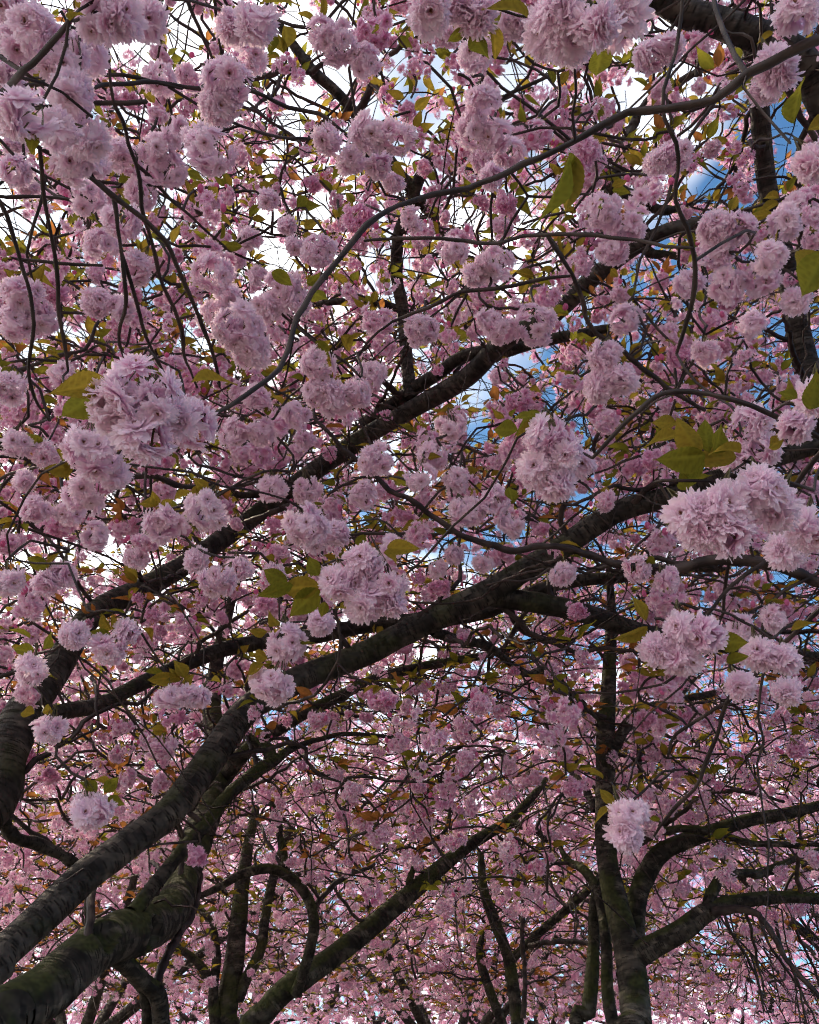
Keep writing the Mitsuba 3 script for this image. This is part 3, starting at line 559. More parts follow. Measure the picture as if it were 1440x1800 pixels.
# the far grove: one mass of stems and blossom
FAR_STEMS = []
for k in range(26):
    x, y = rg.uniform(-17, 17), rg.uniform(14.5, 24)
    p = np.array([x, y, -.1])
    FAR_STEMS.append(tube(spline(np.array([[*p, .16], [*(p + [rg.uniform(-.3, .3), 0, 1.3]), .1], [*(p + [rg.uniform(-1, 1), 0, 3.6]), .04]]), .2), 8, .1, k))
    for q in range(7):
        a = p + [0, 0, rg.uniform(1.0, 2.4)]
        v = np.array([rg.uniform(-1, 1), rg.uniform(-1, 1), rg.uniform(.2, 1)]) * rg.uniform(1.2, 2.6)
        FAR_STEMS.append(tube(crook(spline(np.array([[*a, .06], [*(a + v * .5 + [0, 0, .2]), .035], [*(a + v), .01]]), .15), .15, 4.0), 6))
        for z in range(5):
            b = a + v * rg.uniform(.3, 1)
            u = np.array([rg.uniform(-1, 1), rg.uniform(-1, 1), rg.uniform(-.6, .4)])
            FAR_STEMS.append(tube(crook(spline(np.array([[*b, .012], [*(b + u * .5), .008], [*(b + u), .003]]), .12), .1, 5.0), 4))
v, f, uv = join(FAR_STEMS)
scene['cherry_grove__stem'] = mikit.ply((v, f), 'bark', smooth=True, uv=uv)
labels['cherry_grove'] = {'label': 'far cherry grove, a pink mass of tiny blossom low behind all the trunks', 'category': 'grove', 'kind': 'stuff'}
labels['cherry_grove__stem'] = {'kind': 'stuff'}
labels['cherry_grove__blossom'] = {'kind': 'stuff'}

# ------------------------------------------------------------------ blossom: the pompoms the photograph shows closest (px, py, half sizes in px, distance)
HERO = [(8, 215, 22, 22, 1.9), (28, 255, 26, 20, 2.0), (48, 330, 28, 22, 2.0), (440, 420, 26, 24, 2.2), (520, 430, 24, 24, 2.2), (470, 350, 26, 22, 2.2), (455, 485, 22, 22, 2.2), (800, 975, 26, 18, 2.2), (770, 1000, 24, 20, 2.2), (850, 990, 24, 18, 2.2), (15, 12, 45, 40, 1.4), (8, 140, 34, 40, 1.4), (25, 300, 40, 30, 1.7), (310, 230, 34, 30, 1.9), (255, 690, 95, 75, .85), (200, 715, 60, 62, .86), (330, 745, 55, 60, .87), (255, 765, 65, 60, .84), (165, 790, 62, 58, 1.3), (150, 862, 55, 45, 1.4), (195, 835, 40, 40, 1.35),
        (45, 205, 62, 52, 1.0), (100, 230, 45, 48, 1.15), (60, 45, 60, 45, 1.3), (35, 90, 50, 50, 1.35), (110, 105, 60, 50, 1.3), (150, 95, 45, 50, 1.35), (120, 165, 60, 40, 1.25), (150, 245, 50, 45, 1.25), (130, 285, 60, 45, 1.3), (165, 280, 40, 40, 1.35),
        (170, 30, 55, 50, 1.1), (215, 30, 40, 40, 1.1), (262, 35, 36, 46, 1.15), (400, 140, 52, 48, 1.5), (385, 185, 48, 42, 1.5), (450, 35, 60, 38, 1.2), (410, 50, 40, 30, 1.25),
        (755, 15, 50, 40, .95), (840, 25, 45, 38, 1.0), (800, 5, 40, 35, 1.0), (985, 25, 60, 45, .9), (1045, 45, 55, 45, .88), (960, 60, 40, 45, .92), (1090, 25, 40, 35, .95), (1000, 75, 45, 30, .9), (915, 40, 32, 32, 1.5),
        (955, 765, 50, 45, 1.1), (985, 790, 50, 45, 1.1), (945, 830, 45, 42, 1.1), (980, 850, 40, 40, 1.1), (1015, 815, 32, 40, 1.15),
        (1215, 905, 52, 52, .86), (1265, 890, 50, 48, .86), (1335, 865, 50, 60, .88), (1280, 935, 60, 35, .86), (1235, 930, 45, 35, .86), (1370, 895, 38, 40, .9),
        (1205, 1105, 48, 42, 1.2), (1240, 1120, 42, 45, 1.2), (1150, 1140, 40, 30, 1.2), (1200, 1160, 45, 32, 1.2), (1335, 1150, 28, 28, 1.25), (1380, 1160, 22, 28, 1.25), (1300, 1205, 30, 26, 1.35), (1380, 1215, 30, 30, 1.45),
        (1105, 1435, 45, 35, 1.35), (1100, 1470, 34, 28, 1.35), (640, 985, 42, 32, 1.2), (600, 1025, 45, 40, 1.2), (680, 1020, 42, 45, 1.2), (640, 1055, 50, 38, 1.2), (690, 1060, 30, 25, 1.2), (565, 1095, 24, 22, 1.4),
        (505, 1130, 45, 38, 1.45), (480, 1200, 48, 40, 1.45), (160, 1425, 46, 38, 1.6), (88, 1282, 40, 28, 1.6), (55, 1175, 44, 32, 1.55), (195, 1138, 42, 34, 1.5), (130, 1118, 34, 28, 1.5), (225, 1110, 22, 22, 1.5), (320, 1225, 34, 26, 1.7), (295, 1225, 28, 26, 1.7), (350, 1225, 24, 22, 1.7),
        (1425, 935, 45, 50, .95), (1380, 970, 40, 35, 1.2), (1430, 700, 30, 45, 1.05), (1400, 750, 35, 30, 1.1), (1320, 740, 40, 40, 1.3), (1285, 800, 30, 30, 1.3), (1340, 790, 40, 38, 1.3),
        (365, 895, 46, 46, 1.45), (290, 920, 52, 40, 1.5), (385, 1020, 46, 34, 1.6), (540, 925, 50, 40, 1.6), (590, 935, 30, 28, 1.7), (550, 950, 30, 28, 1.7), (345, 985, 28, 22, 1.7),
        (650, 235, 48, 36, 1.55), (700, 240, 40, 36, 1.55), (620, 280, 32, 28, 1.6), (665, 290, 30, 26, 1.6), (575, 245, 32, 30, 1.6), (370, 265, 50, 46, 1.6), (345, 245, 32, 34, 1.7), (375, 480, 48, 40, 1.55), (420, 575, 56, 52, 1.5), (440, 610, 46, 40, 1.5), (380, 560, 40, 40, 1.6), (400, 520, 30, 26, 1.6),
        (850, 175, 40, 32, 1.6), (830, 225, 46, 32, 1.6), (870, 240, 36, 36, 1.6), (895, 270, 36, 32, 1.65), (865, 310, 30, 25, 1.7), (870, 460, 45, 38, 1.8), (835, 480, 30, 25, 1.8), (800, 440, 30, 28, 2.0),
        (835, 95, 40, 36, 1.5), (885, 45, 34, 30, 1.5), (1140, 100, 32, 34, 1.5), (1175, 85, 34, 34, 1.5), (1400, 25, 40, 45, 1.3), (1370, 125, 42, 36, 1.35), (1345, 155, 38, 30, 1.4), (1360, 110, 36, 32, 1.35), (1430, 285, 30, 55, 1.1),
        (1190, 270, 36, 36, 1.7), (1155, 285, 28, 28, 1.7), (1060, 370, 45, 34, 1.9), (1105, 400, 36, 30, 1.9), (1075, 440, 34, 38, 1.9), (1260, 400, 40, 36, 1.7), (1300, 400, 34, 34, 1.7), (1260, 445, 34, 30, 1.7), (1285, 500, 40, 36, 1.7), (1340, 490, 40, 34, 1.7), (1350, 450, 40, 36, 1.6), (1385, 390, 40, 36, 1.7), (1210, 500, 30, 30, 1.8), (1400, 530, 34, 28, 1.7), (1320, 570, 30, 30, 1.9), (1240, 620, 30, 32, 1.9),
        (1060, 625, 36, 34, 1.7), (1050, 680, 34, 32, 1.7), (1090, 665, 34, 38, 1.7), (1100, 560, 34, 34, 1.9), (940, 570, 45, 42, 2.0), (880, 580, 36, 34, 2.0), (860, 560, 30, 28, 2.0), (740, 580, 36, 36, 1.9), (795, 750, 32, 30, 2.1), (760, 800, 34, 32, 2.0), (665, 810, 38, 34, 1.8), (740, 840, 34, 34, 1.9), (800, 845, 30, 32, 2.0), (870, 880, 36, 32, 1.9), (900, 920, 34, 26, 1.9), (820, 900, 40, 34, 1.9),
        (560, 640, 38, 38, 1.8), (590, 700, 38, 38, 1.8), (630, 690, 34, 34, 1.8), (560, 690, 34, 34, 1.8), (650, 660, 34, 36, 1.9), (500, 500, 38, 34, 1.9), (560, 440, 40, 34, 1.9), (520, 530, 34, 32, 1.9), (470, 540, 34, 30, 1.9), (505, 395, 20, 18, 2.0), (725, 385, 28, 26, 2.1), (690, 320, 24, 22, 2.1),
        (40, 520, 48, 36, 1.7), (75, 560, 40, 34, 1.7), (30, 570, 45, 36, 1.7), (15, 680, 30, 45, 1.6), (170, 530, 36, 32, 2.0), (215, 545, 32, 30, 2.0), (150, 345, 45, 32, 1.7), (215, 390, 40, 40, 1.6), (180, 430, 34, 34, 1.8), (240, 470, 32, 40, 1.6), (275, 265, 40, 32, 1.9), (210, 270, 36, 30, 1.9), (300, 300, 36, 34, 1.9), (250, 340, 36, 34, 1.9), (280, 140, 36, 34, 1.8), (590, 75, 40, 45, 2.0), (640, 105, 36, 34, 2.0), (570, 55, 32, 36, 2.0), (440, 100, 34, 34, 1.8),
        (30, 780, 34, 34, 1.8), (80, 800, 32, 32, 1.8), (110, 660, 30, 28, 2.0), (45, 845, 24, 20, 2.0), (120, 900, 36, 30, 1.9), (60, 895, 34, 28, 1.9), (165, 940, 32, 34, 1.9), (15, 1020, 36, 36, 1.6), (80, 1025, 32, 28, 1.7), (110, 1010, 28, 28, 1.7), (240, 980, 24, 22, 2.1),
        (450, 700, 30, 28, 2.0), (410, 760, 34, 28, 2.0), (460, 760, 34, 30, 2.0), (520, 730, 32, 30, 2.0), (480, 860, 34, 28, 2.0), (540, 860, 34, 30, 2.0), (640, 870, 30, 30, 2.0), (690, 960, 30, 30, 1.7), (420, 1000, 30, 26, 2.0), (480, 1010, 26, 26, 2.1),
        (990, 1010, 28, 28, 2.2), (1120, 1000, 34, 26, 2.1), (1170, 1020, 30, 28, 2.1), (700, 1305, 22, 20, 3.0), (655, 1220, 30, 20, 2.8), (560, 1265, 26, 22, 2.8), (345, 1505, 24, 18, 2.9), (800, 1480, 20, 16, 3.2), (1300, 1100, 30, 26, 2.0), (1360, 1090, 26, 24, 2.1)]

LEAVES = [(192, 672, 78, 690, 42, .86, 1), (178, 682, 104, 748, 58, .87, 0), (208, 668, 192, 630, 38, .95, 0), (1002, 268, 958, 408, 84, .75, 0), (1004, 270, 1000, 385, 40, .76, 1), (1240, 800, 1148, 815, 52, .88, 0), (1232, 795, 1180, 735, 52, .88, 1), (1246, 795, 1236, 728, 28, .9, 0), (1254, 797, 1278, 742, 34, .88, 0),
          (1240, 812, 1196, 846, 46, .9, 0), (1195, 765, 1130, 775, 26, .92, 1), (1190, 745, 1140, 740, 24, .95, 1), (910, 758, 862, 752, 50, 1.05, 0), (560, 1012, 540, 976, 42, 1.2, 0), (562, 1030, 482, 1036, 40, 1.2, 1), (562, 1036, 504, 1088, 42, 1.2, 0), (515, 1028, 446, 1050, 26, 1.2, 0), (505, 1022, 456, 1002, 36, 1.22, 0), (572, 1058, 564, 1088, 22, 1.2, 0),
          (465, 1168, 424, 1192, 32, 1.45, 1), (470, 1158, 440, 1144, 28, 1.45, 1), (468, 1110, 435, 1112, 22, 1.45, 1), (490, 1100, 470, 1080, 26, 1.5, 1), (1455, 440, 1402, 530, 62, .8, 0), (1440, 445, 1384, 482, 40, .85, 1), (832, 55, 858, 108, 34, 1.0, 0), (866, 45, 876, 110, 34, 1.0, 1), (815, 50, 786, 76, 30, 1.0, 0), (1056, 80, 1050, 142, 44, .95, 0), (1000, 92, 988, 138, 26, .95, 1), (1085, 38, 1128, 64, 38, .95, 0),
          (56, 228, 56, 272, 30, 1.0, 0), (122, 36, 144, 12, 32, 1.05, 1), (500, 45, 512, 98, 30, 1.25, 1), (480, 55, 474, 98, 22, 1.25, 0), (490, 60, 498, 100, 22, 1.25, 1), (1138, 1102, 1076, 1134, 24, 1.22, 1), (1135, 1092, 1112, 1038, 20, 1.22, 1), (1258, 1128, 1322, 1130, 32, 1.22, 0), (1278, 1165, 1318, 1148, 22, 1.22, 0), (325, 1192, 308, 1155, 26, 1.7, 1), (312, 1190, 252, 1197, 22, 1.7, 1), (318, 1196, 290, 1175, 20, 1.7, 1), (320, 1200, 345, 1185, 24, 1.7, 1),
          (1078, 1418, 1038, 1448, 16, 1.35, 1), (1082, 1412, 1050, 1386, 18, 1.35, 1), (170, 1392, 138, 1368, 24, 1.6, 0), (182, 1392, 212, 1364, 20, 1.6, 0), (190, 1402, 220, 1416, 16, 1.6, 0), (1402, 700, 1366, 686, 50, .95, 0), (1425, 720, 1440, 650, 36, .95, 0), (1380, 770, 1345, 790, 22, 1.1, 1), (345, 858, 372, 878, 24, 1.45, 1), (360, 870, 322, 868, 26, 1.45, 1), (365, 862, 338, 838, 26, 1.45, 1),
          (275, 890, 240, 878, 26, 1.5, 1), (275, 890, 268, 862, 22, 1.5, 1), (280, 890, 308, 878, 22, 1.5, 1), (84, 996, 42, 980, 30, 1.7, 0), (84, 1000, 98, 966, 24, 1.7, 1), (195, 1108, 170, 1078, 28, 1.5, 1), (195, 1105, 212, 1082, 24, 1.5, 1), (195, 1118, 150, 1112, 20, 1.5, 0), (60, 1145, 20, 1140, 30, 1.55, 0), (75, 1140, 95, 1110, 26, 1.55, 0), (60, 1255, 30, 1248, 20, 1.6, 1), (75, 1252, 100, 1240, 22, 1.6, 1),
          (545, 510, 578, 530, 40, 1.3, 0), (540, 500, 566, 480, 22, 1.4, 0), (478, 478, 518, 502, 28, 1.5, 0), (600, 590, 625, 620, 28, 1.8, 1), (610, 605, 640, 580, 26, 1.8, 1), (555, 600, 585, 628, 26, 1.8, 0), (100, 790, 130, 832, 24, 1.7, 1), (130, 820, 70, 830, 26, 1.7, 1), (75, 785, 40, 760, 26, 1.8, 0), (860, 60, 880, 15, 26, 1.2, 0), (640, 940, 625, 968, 20, 1.6, 0), (900, 880, 895, 850, 22, 1.2, 0), (840, 1220, 860, 1210, 10, 3.0, 1)]

GAPS = [(80, 18, 28, 22), (240, 90, 34, 24), (322, 60, 28, 55), (14, 235, 16, 28), (10, 325, 14, 24), (215, 215, 14, 13), (25, 405, 24, 28), (92, 398, 14, 18), (295, 408, 15, 18), (465, 105, 16, 12), (590, 115, 34, 40), (530, 195, 24, 26), (540, 20, 24, 24), (615, 25, 12, 18), (660, 110, 14, 20), (735, 70, 15, 12), (770, 92, 18, 14), (768, 152, 12, 12),
        (765, 212, 19, 18), (905, 110, 12, 24), (880, 150, 14, 14), (945, 195, 9, 11), (750, 320, 10, 10), (1115, 60, 14, 18), (1140, 75, 14, 22), (1095, 165, 13, 11), (1200, 130, 10, 14), (1120, 190, 15, 18), (1142, 215, 19, 14), (1382, 210, 22, 34), (1392, 290, 26, 24), (1240, 330, 36, 26), (1205, 240, 9, 11), (1100, 345, 13, 12), (55, 612, 14, 12), (262, 510, 16, 9), (328, 590, 10, 16),
        (475, 425, 24, 26), (530, 382, 28, 12), (490, 470, 18, 12), (450, 535, 18, 10), (366, 612, 8, 18), (685, 670, 14, 14), (826, 384, 22, 13), (925, 390, 10, 7), (765, 490, 14, 10), (1000, 575, 20, 9), (842, 688, 28, 19), (825, 710, 15, 10), (930, 640, 28, 15), (960, 700, 14, 10), (1140, 385, 15, 12), (1165, 430, 20, 10), (1195, 470, 10, 9), (1120, 500, 14, 10), (1130, 610, 19, 10), (1345, 595, 22, 18), (1340, 690, 9, 12),
        (180, 990, 28, 14), (325, 830, 20, 12), (45, 980, 9, 14), (840, 760, 15, 28), (770, 825, 9, 9), (1020, 742, 15, 15), (1032, 772, 15, 12), (1010, 880, 19, 10), (800, 960, 28, 14), (825, 990, 24, 14), (760, 980, 14, 10), (910, 935, 15, 9), (980, 1005, 10, 8), (890, 1042, 10, 8), (1125, 935, 14, 8), (1370, 1015, 19, 10), (1392, 1036, 12, 9), (1060, 1180, 19, 12), (860, 1180, 9, 13), (815, 1210, 12, 7), (1000, 1160, 10, 8), (945, 1150, 10, 8), (930, 1310, 12, 8), (1040, 1250, 14, 8), (910, 1260, 12, 7),
        (765, 1145, 10, 12), (1320, 1175, 14, 10), (1280, 1195, 10, 10), (1405, 1228, 15, 10), (1422, 1105, 15, 15), (1312, 1250, 14, 9), (1180, 1290, 10, 8), (1290, 1302, 12, 8), (1225, 1555, 14, 12), (1355, 1562, 9, 7), (1215, 1600, 9, 9), (1270, 1620, 12, 8), (1330, 1615, 9, 8), (1412, 1632, 20, 22), (1422, 1690, 22, 28), (1340, 1685, 10, 14), (1260, 1665, 14, 8), (1312, 1742, 24, 12), (1345, 1745, 18, 10), (1355, 1780, 10, 8), (670, 1375, 14, 10), (665, 1405, 12, 12), (560, 1335, 9, 7), (465, 1280, 9, 7), (600, 1330, 12, 7), (690, 1345, 12, 7), (420, 1075, 10, 10), (530, 1010, 8, 8), (700, 1035, 9, 8), (640, 905, 10, 10)]
GAPS = np.array(GAPS, float)
G = np.vstack(GUARD)
# ------------------------------------------------------------------ the rest of the canopy, scattered through the layer of air that the crowns fill
N_TRY = 250000
lo, hi = np.array([-9.5, -6.0, 2.0]), np.array([9.5, 15.0, 6.8])
P = lo + (hi - lo) * R.random((N_TRY, 3))
px, py, z, d = project(P)
seen = ((P - EYE) @ FWD > 0.8) & (px > -260) & (px < 1700) & (py > -330) & (py < 1960)
u = R.random(N_TRY)
keep = (d > 2.0) & (d < 14.5) & np.where(seen, u < np.clip((1.32 - 0.115 * d) * (1 + .75 * np.clip(((P[:, 2] - EYE[2]) / d - .45) / .3, 0, 1)), np.where((d > 7.5) & (P[:, 2] < 4.2), .62, .36), 1), (u < .14) & (d < 9))    # thinner where nothing is seen of it
keep &= P[:, 2] > 2.15 + 0.5 * (meshkit.noise(P * [0.8, 0.8, 0], 4) - 0.3) - 0.5 * np.clip((d - 6) / 6, 0, 1)
dens = np.clip((meshkit.fbm(P * 1.15 + 3.3, 3, 21) - 0.30) / 0.22, 0.30, 1)
keep &= R.random(N_TRY) < dens
P = P[keep]
px, py, z, d = project(P)
rad = 0.058 * F / z
ok = np.ones(len(P), bool)
u = R.random(len(P))
for gx, gy, ga, gb in GAPS:
    e = ((px - gx) / (ga + 0.55 * rad)) ** 2 + ((py - gy) / (gb + 0.55 * rad)) ** 2
    ok &= (e > 1) | (u > 0.95)
tg = cKDTree(G[:, :2])
for i in np.nonzero(ok & (px > -60) & (px < 1500) & (py > -60) & (py < 1860))[0]:
    for j in tg.query_ball_point([px[i], py[i]], rad[i] * 0.7 + 34):
        if math.hypot(G[j, 0] - px[i], G[j, 1] - py[i]) < G[j, 3] + rad[i] * 0.7 and d[i] < G[j, 2] + 0.12 and u[i] < 0.93:
            ok[i] = False
            break
P = P[ok]
# no two pompoms closer than about 9 cm
t3, drop = cKDTree(P), np.zeros(len(P), bool)
for i, j in sorted(t3.query_pairs(0.06)):
    if not drop[i]:
        drop[j] = True
P = P[~drop]
heroes = np.array([at(h[0], h[1], h[4]) for h in HERO])
P = np.vstack([heroes, P])
NH = len(heroes)
SIZE = np.concatenate([[0.5 * (h[2] + h[3]) * ((p - EYE) @ FWD) / F for h, p in zip(HERO, heroes)], R.uniform(0.026, 0.056, len(P) - NH)])

# ------------------------------------------------------------------ branches and twigs: grow side branches from the limbs, then join every pompom to the nearest wood
S0, T0 = np.array(SK), list(SK_TREE)
spots = R.permutation(len(S0))
used = []
wood = {k: [] for k in TREES}      # thin wood per tree: (points, r)
for i in spots:
    x, r0 = S0[i, :3], S0[i, 3]
    if x[2] < 1.9 or r0 < 0.012 or any(np.linalg.norm(x - y) < 0.24 for y in used):
        continue
    qx, qy, qz, qd = project(x)
    if not (-300 < qx < 1740 and -300 < qy < 1950) or (x - EYE) @ FWD < .5:
        continue
    used.append(x)
    a = R.standard_normal(3) * [1, 1, .7] + [0, 0, .25]
    a /= np.linalg.norm(a)
    ln = R.uniform(.6, 1.5)
    n = 6
    pts = [x]
    for k in range(n):
        a = a + .28 * R.standard_normal(3) + [0, 0, -.05 * k]
        a /= np.linalg.norm(a)
        pts.append(pts[-1] + a * ln / n)
    pts = np.array(pts)
    if pts[:, 2].min() < 2.0 or np.linalg.norm(pts - EYE, axis=1).min() < 2.3:
        continue
    r = np.linspace(min(r0 * .5, .013), .0025, n + 1)
    wood[TREES[T0[i]]].append(crook(spline(np.hstack([pts, r[:, None]]), .04), .05))
    add_samples(TREES[T0[i]], wood[TREES[T0[i]]][-1], .09)

NODE = np.array(SK)[:, :3]
N_TREE = np.array(SK_TREE)
HANG = P + np.stack([R.uniform(-.02, .02, len(P)), R.uniform(-.02, .02, len(P)), SIZE * .75 + .02], 1)
dist0 = cKDTree(NODE).query(HANG)[0]
order = np.argsort(dist0)
parent = np.full(len(P), -1)               # >= 0: another pompom; else -(skeleton index) - 1
owner = np.zeros(len(P), int)
pool, pool_id = [NODE], [-(np.arange(len(NODE)) + 1)]
B = 150
for s0 in range(0, len(order), B):
    idx = order[s0:s0 + B]
    allp, alli = np.vstack(pool), np.concatenate(pool_id)
    dd, jj = cKDTree(allp).query(HANG[idx], k=6)
    for m, i in enumerate(idx):
        c = allp[jj[m]]
        cost = dd[m] * R.uniform(.85, 1.25, 6) + .25 * np.abs(c[:, 2] - HANG[i, 2])
        b = alli[jj[m][np.argmin(cost)]]
        parent[i] = b
        owner[i] = owner[b] if b >= 0 else N_TREE[-b - 1]
    pool.append(HANG[idx]), pool_id.append(idx)
kids = {}
weight = np.ones(len(P))
for i in order[::-1]:
    if parent[i] >= 0:
        weight[parent[i]] += weight[i]
for i in order:
    if parent[i] >= 0:
        kids.setdefault(parent[i], []).append(i)
started = set()
for i in order:                             # heavy chains, each one twig
    if i in started:
        continue
    if parent[i] >= 0 and max(kids[parent[i]], key=lambda k: weight[k]) == i and parent[i] in started:
        continue
    start = HANG[parent[i]] if parent[i] >= 0 else NODE[-parent[i] - 1]
    chain, k = [start], i
    ws = [weight[i]]
    while True:
        started.add(k)
        chain.append(HANG[k])
        ws.append(weight[k])
        nxt = kids.get(k)
        if not nxt:
            break
        k = max(nxt, key=lambda q: weight[q])
    c = [chain[0]]
    for a, b in zip(chain, chain[1:]):
        ln = np.linalg.norm(b - a)
        c += [a + (b - a) * .5 + R.standard_normal(3) * .10 * ln + [0, 0, .04 * ln], b]
    r = .0023 + .0014 * np.sqrt(np.interp(np.linspace(0, 1, len(c)), np.linspace(0, 1, len(ws)), ws))
    wood[TREES[owner[i]]].append(crook(spline(np.hstack([np.array(c), np.minimum(r, min(.010, .0016 * np.linalg.norm(chain[1] - EYE)))[:, None]]), .05), .03))
# bare crossing twigs
for _ in range(11000):
    i = int(R.integers(len(P)))
    a = R.standard_normal(3) * [1, 1, .6]
    a /= np.linalg.norm(a)
    x = HANG[i]
    if not (2.2 < np.linalg.norm(x - EYE) < 10 and (x - EYE) @ FWD > 1):
        continue
    ln = R.uniform(.3, 1.1)
    pts = [x]
    for k in range(4):
        a = a + .15 * R.standard_normal(3) - [0, 0, .08]
        pts.append(pts[-1] + a / np.linalg.norm(a) * ln / 4)
    if min(np.linalg.norm(np.array(pts) - EYE, axis=1)) < 2.0:
        continue
    wood[TREES[owner[i]]].append(crook(spline(np.hstack([np.array(pts), np.linspace(R.uniform(.0024, .006), .0016, 5)[:, None]]), .07), .035))

SHOWN = 90
for key in TREES:
    def apparent(s):
        qx, qy, qz, qd = project(s[:, :3])
        inside = (qx > 0) & (qx < 1440) & (qy > 0) & (qy < 1800)
        return float((s[:, 3] / qz * inside).sum())
    w = sorted(wood[key], key=apparent, reverse=True)
    for s in w[:SHOWN]:
        v, f, uv = tube(s, 6)
        scene[part_key(key, 'twig')] = mikit.ply((v, f), 'twig_bark', smooth=True)
    if w[SHOWN:]:
        v, f, uv = join([tube(s, 4 if s[:, 3].max() > .004 else 3) for s in w[SHOWN:]])
        scene[f'{key}__brushwood'] = mikit.ply((v, f), 'twig_bark', smooth=True)
        labels[f'{key}__brushwood'] = {'kind': 'stuff'}

# ------------------------------------------------------------------ put the blossom and the leaves on
def inst(key, group, m):
    scene[key] = {'type': 'instance', 'shapes': {'type': 'ref', 'id': group}, 'to_world': T(m)}


px, py, z, d = project(P)
app = SIZE * F / z
inside = (px > -app) & (px < 1440 + app) & (py > -app) & (py < 1800 + app)
rank = {k: [] for k in TREES}
for i in np.argsort(-app * (inside + .001)):
    rank[TREES[owner[i]]].append(int(i))
leafs = {k: [] for k in TREES}
NEAR_D, TINY_D, HERO_D = 4.2, 8.5, 2.25
stalks = {}
for key in TREES:
    n_part = n_stuff = 0
    for i in rank[key]:
        spin = R.random() * 6.28
        tilt = frame([R.normal(0, .3), R.normal(0, .3), 1], spin)
        if d[i] < HERO_D and i < NH:
            c = part_key(key, 'blossom_cluster')
            n_part += 1
            h = HERO[i]
            s = SIZE[i]
            fs = .0235 * R.uniform(.92, 1.1)
            n = int(np.clip(8.0 * (s / .045) ** 2, 5, 16))
            tubes = []
            for q, dirn in enumerate(layout(n, R) + [.35 * R.standard_normal(3) for _ in range(max(1, n // 3))]):
                p = P[i] + dirn * [1, 1, .9] * max(s - fs * .75, fs * .4) * R.uniform(.85, 1.1)
                inst(f'{c}__flower' + (f'_{q:03d}' if q else ''), G_FLOWER[int(R.integers(10))], mat4(frame(dirn + .3 * R.standard_normal(3), R.random() * 6.28), p, fs * R.uniform(.88, 1.1)))
                mid = (p + HANG[i]) / 2 + [0, 0, .004]
                tubes.append(tube(np.array([[*HANG[i], .0008], [*mid, .0008], [*p, .0013]]), 4))
            v, f, uv = join(tubes)
            scene[f'{c}__flower_stalk'] = mikit.ply((v, f), 'stalk', smooth=True)
        else:
            g = G_NEAR if d[i] < NEAR_D and inside[i] else G_FAR if d[i] < TINY_D and inside[i] else G_TINY
            m = mat4(tilt * R.uniform([.85] * 3, [1.15] * 3), P[i], SIZE[i] * 1.12)
            if n_part < 300 and inside[i]:
                n_part += 1
                inst(part_key(key, 'blossom_cluster'), g[int(R.integers(len(g)))], m)
            else:
                n_stuff += 1
                inst(f'{key}__blossom__{n_stuff:03d}', g[int(R.integers(len(g)))], m)
        # leaves at the top of the pompom
        k = 0 if not inside[i] else int(R.choice([0, 1, 2, 3, 4], p=[.22, .18, .22, .20, .18])) if i >= NH else int(R.choice([0, 1, 2], p=[.6, .25, .15]))
        a0 = R.random() * 6.28
        for q in range(k):
            a = a0 + q * R.uniform(.6, 1.5)
            v = np.array([math.cos(a), math.sin(a), R.uniform(-.25, .65)])
            nrm = np.array([0, 0, 1.0]) + .6 * R.standard_normal(3)
            leafs[key].append((HANG[i] + v * .015, v, nrm, R.uniform(.05, .092) if d[i] > 2.6 else R.uniform(.035, .055), None))
    if n_stuff:
        labels[f'{key}__blossom'] = {'kind': 'stuff'}

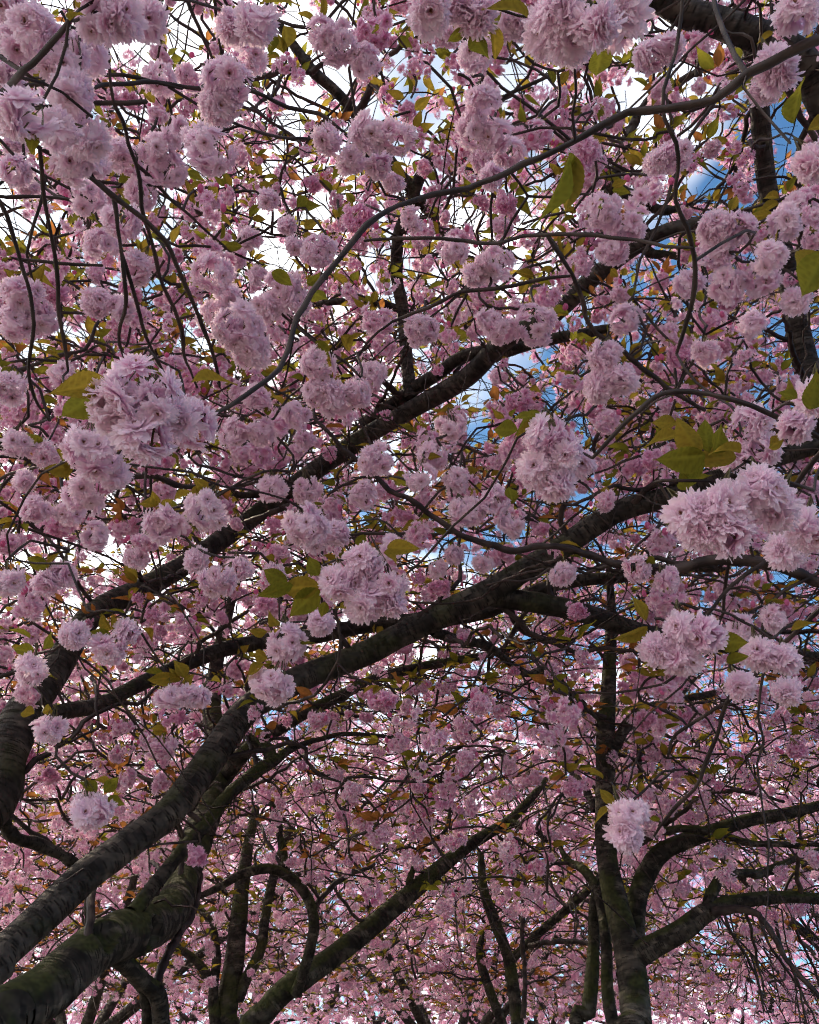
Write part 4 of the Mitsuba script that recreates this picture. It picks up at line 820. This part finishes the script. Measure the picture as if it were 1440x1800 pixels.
scene['stalk'] = {'type': 'principled', 'base_color': {'type': 'rgb', 'value': (.10, .085, .03)}, 'roughness': .5}
tn = cKDTree(HANG)
for x0, y0, x1, y1, w, dd, kind in LEAVES:
    a, b = at(x0, y0, dd), at(x1, y1, dd + R.uniform(-.01, .03))
    key = TREES[owner[tn.query(a)[1]]]
    leafs[key].append((a, b - a, EYE - a + .5 * R.standard_normal(3) * np.linalg.norm(EYE - a), np.linalg.norm(b - a), (kind, w * dd / F / np.linalg.norm(b - a) / .47)))
for key in TREES:
    def lf_app(l):
        qx, qy, qz, qd = project(l[0])
        return l[3] / qz * ((0 < qx < 1440) and (0 < qy < 1800)) + (10 if l[4] else 0)
    L = sorted(leafs[key], key=lf_app, reverse=True)
    for n, (p, v, nrm, ln, hero) in enumerate(L):
        x = v / np.linalg.norm(v)
        zz = nrm - x * (nrm @ x)
        zz /= np.linalg.norm(zz)
        rot = np.stack([x, np.cross(zz, x), zz], 1)
        if hero:
            rot = rot * [1, min(hero[1], 1.25), 1]
            g = G_LEAF_BIG[2 * int(R.integers(3)) + hero[0]]
        elif np.linalg.norm(p - EYE) < 2.6:
            g = G_LEAF_BIG[int(R.integers(6))]
        else:
            g = G_LEAF[3 * int(R.integers(3)) + (2 if meshkit.noise(p * .9, 4) + .35 * (R.random() - .5) > .64 else int(R.integers(2)))]
        m = mat4(rot, p, ln)
        if n < 300 and lf_app(L[n]) > 0:
            inst(part_key(key, 'leaf'), g, m)
        else:
            inst(f'{key}__foliage__{n:03d}', g, m)
            labels[f'{key}__foliage'] = {'kind': 'stuff'}

# ------------------------------------------------------------------ the far grove's blossom
Q = np.array([-18, 13.5, 1.1]) + np.array([36, 11.5, 6.6]) * R.random((70000, 3))
qx, qy, qz, qd = project(Q)
Q = Q[(qx > -250) & (qx < 1690) & (qy < 2000) & (qd > 14.2) & (R.random(len(Q)) < np.clip((meshkit.fbm(Q * .8, 3, 5) - .28) / .2, .25, 1))][:26000]
for n, p in enumerate(Q):
    inst(f'cherry_grove__blossom__{n:03d}', G_TINY[int(R.integers(8))], mat4(frame([R.normal(0, .3), R.normal(0, .3), 1], R.random() * 6.28), p, R.uniform(.065, .10)))

# ------------------------------------------------------------------ the ground
gx = np.linspace(-1, 1, 41)
gx = np.sign(gx) * np.abs(gx) ** 3 * 900
X, Y = np.meshgrid(gx, gx, indexing='ij')
Z = .12 * (meshkit.fbm(np.stack([X, Y, X * 0], -1) * .35, 3, 2) - .5) * (np.hypot(X, Y) < 60)
i, j = np.meshgrid(np.arange(40), np.arange(40), indexing='ij')
q = np.stack([i * 41 + j, (i + 1) * 41 + j, (i + 1) * 41 + j + 1, i * 41 + j + 1], -1).reshape(-1, 4)
scene['ground'] = mikit.ply((np.stack([X, Y, Z], -1).reshape(-1, 3), q), 'turf', smooth=True)
labels['ground'] = {'label': 'grass under the cherry trees strewn with fallen pink petals', 'category': 'ground', 'kind': 'structure'}
print('pompoms', len(P), 'leaves', sum(map(len, leafs.values())), 'twigs', sum(map(len, wood.values())), {k: len(rank[k]) for k in TREES})
